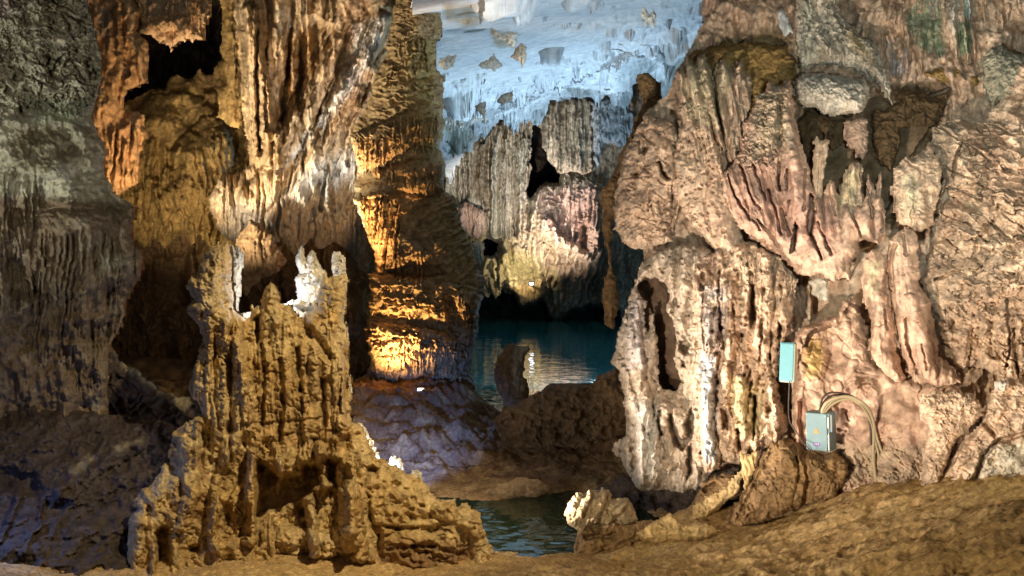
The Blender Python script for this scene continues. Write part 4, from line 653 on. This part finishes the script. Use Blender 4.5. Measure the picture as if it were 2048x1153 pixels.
def fringe(label, path, D, ln, mat, T=14):
    rr = random.Random(int(path[0][0]*7+path[0][1])); top = []; bot = []
    n = int(sum(math.hypot(path[i+1][0]-path[i][0], path[i+1][1]-path[i][1]) for i in range(len(path)-1))/4)
    for i in range(n+1):
        t = i/n*(len(path)-1); k = min(int(t), len(path)-2); f = t-k
        x = path[k][0]+(path[k+1][0]-path[k][0])*f; y = path[k][1]+(path[k+1][1]-path[k][1])*f
        e = math.sin(math.pi*min(1, max(0, i/n)))**.5
        top.append((x, y-8-rr.random()*5*e)); l = ln*(.25+.75*rr.random()**2)*e*(1.6 if i % 2 else .35)
        bot += [(x-1.2, y+l*.5), (x, y+l)] if i % 2 else [(x, y+l)]
    return rock('stalactite_fringe', top+bot[::-1], D, T, 7, [RDG(7, 18, 8), BIL(5, 40, 7), FBM(5, 6, 2)], mat, 1.3, (2, 9), label=label, cat='stalactites', group='fringes of small stalactites on the blue ceiling')
fringe('longest white fringe of small stalactites along the lower lip of the blue ceiling', [(985, 236), (1040, 214), (1085, 196), (1120, 176), (1160, 156), (1200, 142)], 33, 26, M_whi)
fringe('white stalactite fringe on the right end of the lip, above the brown rock column', [(1200, 140), (1240, 118), (1280, 98), (1320, 84)], 27, 30, M_whi)
fringe('grey green fringe hanging at the left end of the ceiling beside the lit column', [(886, 246), (910, 240), (940, 232), (975, 236)], 32, 56, M_lim)
fringe('icy fringe under the dark notch left of the brown column', [(1110, 200), (1140, 192), (1170, 184), (1196, 190)], 38, 20, M_whi)
fw = thing('far_rock_wall', 'far rock wall above the lake, streaked buff drapery under the blue ceiling', 'rock wall', P(1080, 640, 49))
rock('shade_backdrop', [(800, 180), (1340, 180), (1340, 680), (800, 680)], 55, 10, 20, [FBM(60, 80, 30, 4), RDG(30, 60, 20)], M_shell, label='backing of the low arch over the far shore of the lake, coloured black as shade', cat='rock wall')  # near-black sheet that keeps the arch and wall gaps dark
def fpart(name, poly, D, T, w, feats, mat=M_crt, s=1.7, warp=(4, 20), label=None, **k): return rock(name, poly, D, T, w, feats, mat, s, warp, parent=fw, label=label, **k)
fpart('back_wall', [(840, 150), (1340, 90), (1340, 640), (1250, 650), (1232, 612), (1215, 606), (1200, 618), (1180, 612), (1165, 628), (1150, 622), (1130, 640), (1112, 642), (1098, 630), (1086, 602), (1070, 614), (1058, 610), (1048, 624), (1036, 612), (1030, 592), (1016, 590), (1005, 580), (992, 598), (985, 586), (975, 596), (966, 584), (958, 604), (940, 600), (840, 620)], 50, 16, 12,
      [FBM(80, 120, 20, 4), BIL(20, 200, 16), HOLE(170, 16, [(1058, 262), (1072, 250), (1084, 262), (1092, 300), (1112, 340), (1122, 350), (1118, 372), (1080, 376), (1060, 396), (1050, 370), (1054, 320)]), HOLE(60, 14, [(940, 478), (975, 480), (1000, 486), (1000, 512), (975, 520), (945, 505)]),
       LOBE(30, 26, [(1056, 380), (1075, 368), (1100, 358), (1125, 350), (1185, 345), (1215, 380), (1212, 450), (1206, 520), (1150, 524), (1110, 500), (1085, 480), (1060, 440)]), BIL(10, 90, 16, 10, (1060, 350, 1215, 520)), TER(26, 16, .8, 22, (1070, 350, 1215, 520), 14, .7, 6), R(10, 26, (1095, 440), (1115, 478), (1140, 492), (1170, 512)), HOLE(26, 6, [(1128, 350), (1140, 352), (1138, 372), (1130, 388)]), HOLE(40, 10, [(1162, 452), (1180, 448), (1180, 508), (1152, 510)]),
       HOLE(20, 26, [(1012, 505), (1036, 490), (1060, 496), (1082, 516), (1092, 556), (1050, 562), (1016, 560)]), LOBE(40, 26, [(1010, 562), (1050, 560), (1100, 552), (1100, 600), (1110, 640), (1085, 620), (1040, 630), (1020, 590)]), LOBE(46, 34, [(1100, 530), (1150, 525), (1210, 515), (1230, 560), (1216, 610), (1160, 640), (1110, 640)]), RDG(26, 44, 26, 24, (1080, 510, 1260, 660)), BIL(11, 70, 16, 20, (1080, 500, 1260, 660)), BIL(12, 90, 20, 0, (940, 505, 1015, 610)), PIT(14, .4, 5, 14, (945, 510, 1010, 570)), BIL(14, 90, 20, 0, (985, 470, 1060, 520)), RDG(14, 20, 14, 0, (1030, 470, 1100, 520)), RDG(30, 60, 12), FBM(10, 14, 5), FBM(4, 5, 2),
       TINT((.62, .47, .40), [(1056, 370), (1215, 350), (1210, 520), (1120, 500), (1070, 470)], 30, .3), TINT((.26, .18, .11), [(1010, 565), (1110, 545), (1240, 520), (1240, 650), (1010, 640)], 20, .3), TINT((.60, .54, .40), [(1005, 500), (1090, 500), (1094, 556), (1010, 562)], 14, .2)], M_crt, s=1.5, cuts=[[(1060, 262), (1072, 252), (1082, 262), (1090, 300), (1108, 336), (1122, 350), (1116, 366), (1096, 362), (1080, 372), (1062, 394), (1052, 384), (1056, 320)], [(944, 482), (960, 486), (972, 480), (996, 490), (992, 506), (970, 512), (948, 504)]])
fpart('drapery', [(985, 250), (1030, 228), (1060, 220), (1066, 270), (1062, 330), (1054, 400), (1052, 478), (1044, 490), (1036, 484), (1028, 490), (1018, 480), (1008, 486), (1000, 478), (990, 482), (978, 470), (972, 440), (962, 424), (945, 450), (925, 440), (900, 420), (885, 400), (880, 330), (930, 290)], 48.5, 24, 20,
      [BIL(15, 420, 34, wp=.3), R(3.5, 22, (1000, 250), (985, 330), (985, 470)), R(3.5, 20, (1012, 280), (1004, 360), (1003, 470)), R(4, 20, (1048, 280), (1041, 400), (1038, 480)), R(3, 18, (1058, 280), (1050, 400), (1048, 470)), R(5, 16, (964, 290), (962, 380), (972, 450)), R(4, 16, (1026, 260), (1022, 370), (1020, 476)), R(5, -30, (976, 300), (972, 420)), R(4, -30, (1032, 270), (1030, 470)), BIL(6, 200, 6), FBM(30, 60, 6), FBM(5, 8, 2),
       TINT((.70, .66, .55), [(990, 250), (1000, 250), (994, 350), (996, 480), (984, 480), (984, 340)], 5, .2), TINT((.7, .68, .58), [(1030, 300), (1060, 290), (1050, 420), (1036, 430)], 12, .5), TINT((.20, .14, .08), [(935, 310), (980, 270), (975, 420), (930, 400)], 20, .5)], s=1.5, label='left drapery with white vertical ribs')
fpart('hanging_mass', [(1078, 240), (1092, 212), (1125, 185), (1165, 180), (1184, 200), (1190, 250), (1192, 300), (1186, 345), (1165, 350), (1140, 344), (1118, 350), (1105, 332), (1090, 312), (1082, 280)], 47.5, 36, 32,
      [BIL(18, 300, 26, wp=.3), BIL(7, 140, 8), FBM(30, 50, 6), R(3, -16, (1119, 200), (1122, 340)), R(3, -14, (1160, 240), (1163, 310)), R(6, 14, (1145, 200), (1142, 344)), FBM(5, 8, 2)], s=1.5, label='brown bell of drapery hanging clear of the wall')
fpart('flowstone_fringe', [(1182, 200), (1215, 195), (1255, 200), (1275, 240), (1262, 270), (1250, 290), (1240, 300), (1228, 284), (1216, 290), (1206, 284), (1200, 320), (1194, 350), (1188, 320)], 46, 20, 12, [RDG(12, 20, 30), BIL(6, 40, 12), FBM(5, 6, 3)], M_whi, s=1.4, label='icy white calcite fringe')
fpart('drapery_tip', [(912, 410), (940, 400), (968, 425), (974, 452), (965, 472), (955, 480), (935, 472), (918, 450)], 47.5, 24, 18, [BIL(12, 120, 16), FBM(20, 30, 5), FBM(5, 6, 2)], M_pnk, s=1.4)
fpart('drapery_tip', [(940, 486), (955, 480), (970, 486), (968, 515), (960, 530), (950, 515)], 47.5, 12, 10, [BIL(8, 60, 6)], M_crt, s=1.4)
rock('rock_column', [(1270, 150), (1290, 144), (1322, 165), (1326, 200), (1312, 230), (1262, 300), (1240, 360), (1236, 420), (1222, 470), (1228, 540), (1240, 600), (1226, 660), (1208, 650), (1204, 600), (1206, 560), (1218, 530), (1208, 480), (1200, 430), (1204, 380), (1222, 345), (1262, 262), (1282, 205)], 11.5, 28, 22,
     [RDG(14, 16, 14), TER(14, 10, sx=20), FBM(8, 9, 5), PIT(14, .3, 6, 8)], M_brn, label='narrow dark brown rock column between the lake and the pale right wall', cat='rock column')
rock('lake_rock', [(985, 735), (1000, 705), (1012, 690), (1030, 686), (1045, 692), (1060, 690), (1052, 720), (1045, 750), (1060, 780), (1062, 830), (1030, 850), (1000, 830), (1004, 800), (992, 775), (982, 755)], 13, 34, 30,
     [RDG(22, 30, 12), FBM(10, 12, 6), BIL(5, 60, 7, 0, (1012, 690, 1070, 790)), TINT((.46, .40, .28), [(1020, 690), (1062, 688), (1045, 760), (1050, 790), (1020, 770)], 10, .4)], M_brn, label='dark stubby stalagmite standing at the edge of the lake', cat='stalagmite')
rock('rock_ridge', [(992, 860), (985, 840), (1010, 815), (1040, 800), (1062, 790), (1095, 775), (1110, 765), (1150, 768), (1180, 766), (1200, 745), (1230, 735), (1250, 745), (1300, 780), (1300, 960), (1240, 980), (1180, 990), (1130, 965), (1060, 930), (1010, 900)], 11.6, 80, 90,
     [RDG(60, 50, 40), RDG(20, 22, 20), FBM(9, 10, 9), PIT(18, .35, 9, 12), HOLE(50, 20, [(1100, 890), (1150, 905), (1240, 910), (1200, 940), (1120, 930)]), TINT((.30, .20, .09), [(1060, 790), (1160, 790), (1150, 860), (1060, 860)], 40)], M_brn, label='low rough brown rock ridge between the pool and the lake', cat='rock')
rock('rock_slab', [(965, 990), (985, 978), (1010, 968), (1050, 955), (1085, 962), (1100, 980), (1080, 992), (1035, 998), (990, 1000)], 9.2, 12, 20, [FBM(20, 10, 5), CRK(40, 16, 4)], M_brn, label='flat brown rock slab lying at the far edge of the pool', cat='rock')

# ================================================================ the tall lit column
rock('lit_column', [(789, -40), (789, 0), (782, 42), (778, 69), (768, 118), (744, 166), (733, 215), (709, 250), (700, 267), (705, 302), (716, 347), (709, 370), (707, 401), (719, 432), (733, 470), (749, 512), (751, 540), (733, 550), (740, 574), (738, 602), (732, 637), (730, 668), (737, 702), (740, 727), (733, 748), (702, 764), (690, 790), (960, 800), (945, 760), (941, 737),
      (946, 720), (955, 678), (957, 650), (959, 616), (969, 595), (971, 567), (962, 533), (948, 501), (938, 481), (924, 453), (914, 425), (917, 408), (910, 390), (889, 382), (888, 364), (893, 330), (879, 295), (889, 260), (888, 208), (889, 153), (872, 135), (872, 118), (875, 87), (886, 55), (881, 28), (862, 0), (862, -40)],
     14.6, 78, 95,
     [LOBE(28, 16, [(698, 268), (740, 258), (780, 240), (830, 215), (862, 203), (872, 225), (893, 250), (893, 300), (860, 296), (830, 288), (812, 306), (790, 314), (770, 330), (745, 338), (716, 345), (702, 300)]), LOBE(22, 12, [(745, 345), (790, 330), (830, 320), (890, 326), (892, 385), (850, 390), (800, 384), (760, 395), (706, 400), (705, 375), (740, 365)]),
      LOBE(34, 22, [(703, 402), (720, 395), (760, 384), (796, 393), (790, 415), (780, 450), (772, 490), (766, 545), (750, 544), (745, 512), (730, 470), (714, 432)]), LOBE(20, 14, [(775, 470), (800, 462), (830, 480), (862, 510), (850, 525), (820, 522), (800, 545), (772, 540)]), LOBE(22, 16, [(728, 552), (750, 545), (800, 552), (850, 562), (900, 566), (955, 575), (970, 600), (950, 640), (900, 650), (820, 640), (740, 620)]),
      HOLE(26, 8, [(765, 540), (820, 528), (880, 530), (900, 548), (850, 560), (790, 556)]), HOLE(20, 8, [(880, 590), (905, 588), (925, 640), (915, 690), (895, 660)]), LOBE(24, 14, [(905, 590), (950, 585), (966, 600), (955, 650), (945, 720), (925, 735), (915, 690), (925, 640)]), LOBE(30, 20, [(720, 640), (800, 650), (880, 660), (920, 690), (930, 720), (900, 740), (840, 735), (780, 745), (730, 750)]),
      BIL(7, 160, 20, 3, (695, 275, 790, 345)), BIL(8, 180, 24, 4, (695, 395, 800, 545)), BIL(6, 60, 14, 0, (780, 235, 895, 305)), BIL(6, 60, 14, 0, (780, 335, 895, 392)), BIL(7, 60, 14, 0, (770, 500, 860, 560)),
      TER(17, 20, .8, 26, (722, 565, 960, 720), 10, .72, 10), TER(24, 26, .7, 30, (722, 650, 960, 770), 6, .75, 8), BIL(6, 50, 12, 0, (740, 690, 950, 790)), TER(14, 10, .7, 34, (790, 385, 970, 560), -22, .7, 14), TER(15, 12, .7, 34, (740, 60, 890, 235), 4, .72, 16), TER(12, 14, .9, 20, (695, 240, 800, 290), 14),
      BIL(7, 60, 12, 0, (780, 85, 890, 150)), HOLE(10, 10, [(775, 150), (885, 148), (885, 165), (770, 172)]), CRK(40, 12, 9, .1, 6, (780, -40, 890, 100)), RDG(40, 30, 10), FBM(12, 12, 4, 4), FBM(4, 4, 2, 3), BIL(5, 60, 12, 0, (900, 590, 975, 720)),
      TINT((.34, .28, .10), [(800, 60), (890, 60), (890, 320), (840, 330), (800, 200)], 40, .5, .7), TINT((.30, .25, .10), [(850, 400), (960, 420), (970, 560), (890, 560)], 30, .5, .6), TINT((.55, .45, .36), [(930, 470), (975, 560), (955, 720), (935, 720), (955, 580)], 12, .3)],
     M_pil, s=1.5, seed=352, warp=(4, 16), label='tall brown dripstone column lit orange from below, floor to ceiling', cat='column', back=.9)

# ================================================================ left half
M_wet = M_tan
rock('flowstone_curtain', [(478, -40), (467, 28), (472, 69), (479, 139), (481, 198), (489, 260), (497, 305), (500, 330), (470, 350), (440, 350), (415, 400), (425, 440), (440, 470), (455, 480), (470, 492), (500, 480), (540, 500), (560, 480), (590, 515), (620, 480), (640, 500), (670, 485), (690, 500), (720, 540), (760, 560), (800, 400), (830, 200), (830, -40)],
     [(478, 100, 14.5), (780, 0, 17), (700, 450, 17), (440, 430, 16)], 60, 40,
     [BIL(34, 500, 50, -4, (440, -60, 640, 340), .3), BIL(12, 420, 16, -4, (470, -60, 680, 340), .35), R((12, 20), 44, (520, -20), (518, 100), (522, 220), (530, 310)), R((16, 9), 44, (500, 20), (500, 150), (508, 290), (512, 312)), R((8, 24), (20, 46), (548, 60), (540, 150), (545, 230), (540, 262)), R(4, -30, (514, 60), (512, 180), (518, 300)), R(4, -34, (532, 100), (530, 200), (534, 262)), R(9, 26, (536, 268), (534, 330)), R(9, 26, (553, 268), (556, 330)),
      R((8, 14), 34, (600, -20), (595, 60), (585, 160), (570, 250), (562, 350)), R(5, -30, (585, 60), (575, 160), (562, 240)), R(30, -40, (625, 60), (600, 140), (600, 190)), R((22, 34), 40, (690, -20), (650, 120), (600, 240), (560, 340), (510, 400)), R((16, 28), 44, (770, 40), (720, 140), (670, 220), (620, 320), (600, 400)), R(12, -34, (660, 60), (620, 150), (570, 240)), R(10, 30, (690, 140), (670, 230), (650, 330), (650, 440)), R(10, 28, (720, 180), (705, 250), (690, 350)), R(5, -30, (680, 200), (660, 300), (640, 420)), R(5, -26, (740, 150), (715, 230), (695, 330)), R(12, 26, (745, 140), (735, 190), (722, 215)),
      BIL(9, 260, 14, 20, (560, 40, 800, 420), .5), BIL(14, 160, 26, 0, (430, 340, 760, 560), .5), BIL(6, 90, 8, 0, (430, 340, 760, 560)), RDG(18, 40, 14, 20, (650, 20, 790, 240)), FBM(40, 90, 14), FBM(12, 30, 4), FBM(4, 7, 1.4, 3), R(30, 24, (560, 480), (545, 520)),
      HOLE(30, 8, [(515, 265), (525, 300), (520, 318), (508, 312)]),
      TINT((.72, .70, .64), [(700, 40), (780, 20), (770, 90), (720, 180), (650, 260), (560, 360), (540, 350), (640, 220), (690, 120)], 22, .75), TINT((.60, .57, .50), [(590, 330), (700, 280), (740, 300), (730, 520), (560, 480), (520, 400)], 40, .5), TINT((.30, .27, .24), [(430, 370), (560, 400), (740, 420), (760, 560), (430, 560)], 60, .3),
      TINT((.66, .56, .42), [(545, 10), (580, 10), (590, 60), (550, 80)], 12), TINT((.42, .25, .10), [(570, 60), (640, 40), (640, 150), (560, 260), (550, 120)], 24, .5)],
     M_tan, s=2, warp=(4, 22), label='huge tan flowstone curtain in long folds behind the castle stalagmite', cat='flowstone')
rock('dark_wall', [(150, 440), (770, 440), (770, 830), (150, 860)], 19.5, 20, 20, [FBM(60, 90, 30, 4), BIL(26, 160, 26), RDG(40, 60, 20), FBM(12, 14, 7), HOLE(60, 40, [(290, 500), (380, 500), (390, 620), (300, 640)])], M_brn, label='almost black rock wall deep behind the castle stalagmite', cat='rock wall')
rock('rock_lump', [(470, 480), (500, 440), (530, 455), (555, 490), (575, 520), (560, 545), (520, 560), (490, 600), (470, 560)], 14.5, 40, 40, [RDG(30, 40, 14), FBM(10, 14, 6), BIL(10, 60, 6)], M_brn, label='dark brown rock lump hanging behind the gap in the castle stalagmite', cat='rock')
rock('thin_column', [(436, -40), (437, 0), (444, 35), (440, 87), (440, 108), (451, 139), (450, 166), (440, 180), (430, 240), (480, 260), (484, 200), (479, 173), (473, 104), (468, 21), (475, -40)], 15.2, 20, 18, [BIL(12, 160, 9), FBM(16, 40, 5), FBM(6, 8, 2)], M_och, label='thin brown column hanging left of the flowstone curtain', cat='column')
rock('dark_wall', [(180, -80), (520, -80), (520, 260), (180, 260)], 22.5, 20, 20, [FBM(60, 60, 40, 4), RDG(40, 50, 30), BIL(20, 60, 20)], M_shell, label='back of the hollow above the ochre recess wall, coloured black as shade', cat='rock wall')  # near-black sheet stands for the unlit depth of the hollow
rock('recess_wall', [(200, -60), (520, -60), (520, 510), (470, 500), (455, 520), (440, 480), (420, 500), (400, 470), (385, 490), (360, 470), (330, 500), (310, 480), (290, 500), (270, 480), (255, 500), (200, 520)], 18.5, 20, 20,
     [LOBE(50, 70, [(260, 230), (300, 190), (380, 185), (440, 220), (470, 300), (460, 420), (380, 470), (330, 470), (300, 380), (270, 330)]), LOBE(50, 60, [(340, 300), (400, 235), (460, 225), (480, 320), (460, 380), (370, 440)]),
      BIL(18, 140, 18, 0, (200, 290, 520, 540)), BIL(7, 70, 8, 0, (200, 330, 520, 540)), FBM(50, 60, 18), FBM(14, 16, 8), R(7, 24, (436, 280), (436, 316)), R(6, 24, (450, 276), (451, 316)), R(5, 24, (424, 284), (425, 306)), R(6, 22, (462, 280), (462, 318)), R(14, 20, (420, 190), (422, 225))],
     M_och, s=2, warp=(5, 24), cuts=[[(230, 40), (300, 20), (450, -20), (446, 60), (440, 120), (425, 150), (400, 140), (380, 158), (350, 150), (330, 172), (300, 178), (270, 196), (235, 206)]], label='dim ochre flowstone wall at the back of the dark left recess', cat='rock wall')
rock('orange_wall', [(150, -40), (267, -40), (267, 0), (284, 21), (277, 38), (277, 69), (295, 83), (298, 114), (297, 149), (291, 170), (257, 180), (248, 208), (253, 222), (288, 225), (290, 243), (293, 264), (284, 298), (277, 343), (274, 368), (250, 385), (236, 396), (150, 396)], 12.2, 44, 26,
     [BIL(12, 140, 14, 0, (230, 225, 310, 400)), BIL(22, 120, 12), FBM(40, 70, 16), FBM(12, 20, 5), R(6, 14, (250, 30), (258, 100), (250, 170)), R(8, 18, (280, 80), (282, 160)), R(5, -12, (258, 70), (256, 150)), R(7, 16, (275, 240), (268, 300), (262, 380)), R(6, 14, (250, 290), (248, 380)), TINT((.42, .36, .30), [(190, 10), (225, 10), (220, 80), (195, 80)], 16)],
     M_orw, s=2, warp=(4, 20), label='orange lit flowstone edge between the grey pillar and the dark recess', cat='flowstone')
rock('hanging_rock', [(243, -60), (243, 0), (270, 40), (277, 62), (288, 69), (302, 73), (312, 80), (316, 91), (326, 82), (337, 92), (342, 110), (348, 94), (352, 88), (361, 83), (370, 88), (378, 80), (388, 86), (392, 78), (399, 82), (406, 84), (411, 45), (423, 31), (427, -60)], 12.6, 44, 34,
     [BIL(14, 60, 14), RDG(20, 20, 10), FBM(8, 8, 4), R(14, 22, (290, 62), (320, 52), (360, 44), (364, 60)), R(9, 18, (404, 10), (402, 80)), TINT((.26, .20, .15), [(270, -20), (390, -20), (390, 30), (330, 42), (285, 45)], 22, .4), TINT((.62, .42, .24), [(280, 55), (365, 40), (410, 30), (408, 84), (340, 108), (285, 70)], 16, .4)],
     M_orw, s=1.6, warp=(3, 14), label='jagged orange rimmed rock hanging over the dark left recess', cat='stalactite')
rock('grey_column', [(-80, -60), (174, -60), (173, 0), (193, 69), (201, 104), (205, 139), (201, 180), (191, 205), (184, 236), (198, 270), (212, 295), (208, 340), (225, 375), (246, 400), (272, 411), (267, 432), (265, 463), (269, 488), (288, 515), (281, 553), (257, 592), (246, 630), (239, 657), (222, 689), (220, 727), (218, 779), (214, 840), (190, 900), (-80, 900)],
     [(100, 0, 9.6), (100, 900, 8.8), (0, 450, 9.)], 75, 90,
     [FBM(70, 90, 40, 4), CRK(60, 50, 30, .10, 35, (-80, -60, 230, 230), 3), CRK(34, 26, 20, .1, -20, (-80, -60, 230, 230), 2), RDG(50, 40, 14, 30, (-80, -60, 230, 250), 2), BIL(9, 60, 12, 0, (60, 190, 200, 255)), LOBE(30, 40, [(-20, 250), (60, 215), (160, 250), (215, 300), (205, 345), (120, 360), (20, 340)]), RDG(20, 16, 14, 10, (-80, 225, 220, 370)),
      TER(14, 10, .5, 40, (60, 350, 260, 450), 0), BIL(12, 90, 16, 0, (-80, 340, 90, 620)), LOBE(36, 50, [(20, 460), (100, 420), (250, 420), (280, 480), (250, 560), (140, 600), (60, 580)]), R((20, 30), 36, (270, 415), (262, 470), (275, 520), (250, 560)), R(26, 30, (262, 540), (200, 560), (160, 620), (150, 680)), BIL(11, 120, 16, 4, (60, 470, 280, 720)), HOLE(34, 14, [(140, 640), (230, 640), (222, 690), (130, 690)]), BIL(6, 60, 10, 0, (120, 640, 230, 780)),
      LOBE(26, 26, [(160, 700), (215, 690), (215, 790), (170, 800), (160, 760)]), RDG(40, 60, 16, 0, (-80, 600, 220, 900), 3), FBM(18, 24, 5), FBM(5, 6, 1.6, 3),
      TINT((.50, .42, .38), [(-80, -60), (30, -60), (24, 40), (-80, 60)], 12, .2), TINT((.36, .40, .30), [(30, 190), (190, 190), (180, 260), (60, 270)], 30, .5), TINT((.16, .13, .08), [(0, 230), (130, 230), (210, 300), (190, 350), (0, 350)], 40, .6), TINT((.15, .10, .06), [(-80, 370), (290, 400), (310, 520), (290, 640), (240, 860), (-80, 920)], 24, .2), TINT((.34, .32, .26), [(200, 500), (285, 510), (230, 545), (190, 555)], 14, .5)],
     M_col, s=1.8, warp=(4, 22), label='massive grey green pillar filling the left edge from floor to ceiling', cat='column')
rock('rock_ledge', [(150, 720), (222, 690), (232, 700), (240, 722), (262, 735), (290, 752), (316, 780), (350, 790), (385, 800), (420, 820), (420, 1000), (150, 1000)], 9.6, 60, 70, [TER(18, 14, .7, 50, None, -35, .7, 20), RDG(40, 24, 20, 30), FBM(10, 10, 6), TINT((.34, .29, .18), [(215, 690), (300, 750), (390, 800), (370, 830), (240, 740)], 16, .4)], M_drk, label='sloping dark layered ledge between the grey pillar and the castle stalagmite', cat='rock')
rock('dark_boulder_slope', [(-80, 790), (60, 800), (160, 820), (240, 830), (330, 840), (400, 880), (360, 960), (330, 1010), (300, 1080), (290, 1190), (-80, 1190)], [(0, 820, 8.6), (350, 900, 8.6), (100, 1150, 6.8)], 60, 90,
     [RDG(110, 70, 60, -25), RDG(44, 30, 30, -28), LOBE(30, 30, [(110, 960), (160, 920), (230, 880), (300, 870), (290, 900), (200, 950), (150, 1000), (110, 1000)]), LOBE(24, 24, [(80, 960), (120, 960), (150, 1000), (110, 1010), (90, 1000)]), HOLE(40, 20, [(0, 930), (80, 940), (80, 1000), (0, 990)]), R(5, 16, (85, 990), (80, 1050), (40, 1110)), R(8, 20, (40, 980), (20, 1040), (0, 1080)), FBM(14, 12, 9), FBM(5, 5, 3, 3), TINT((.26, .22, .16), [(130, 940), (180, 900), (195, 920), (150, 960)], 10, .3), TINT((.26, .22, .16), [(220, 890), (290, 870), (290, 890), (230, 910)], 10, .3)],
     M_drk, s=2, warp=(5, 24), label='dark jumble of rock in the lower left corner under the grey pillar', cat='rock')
exec_castle()
exec_rightwall()
exec_fixtures()
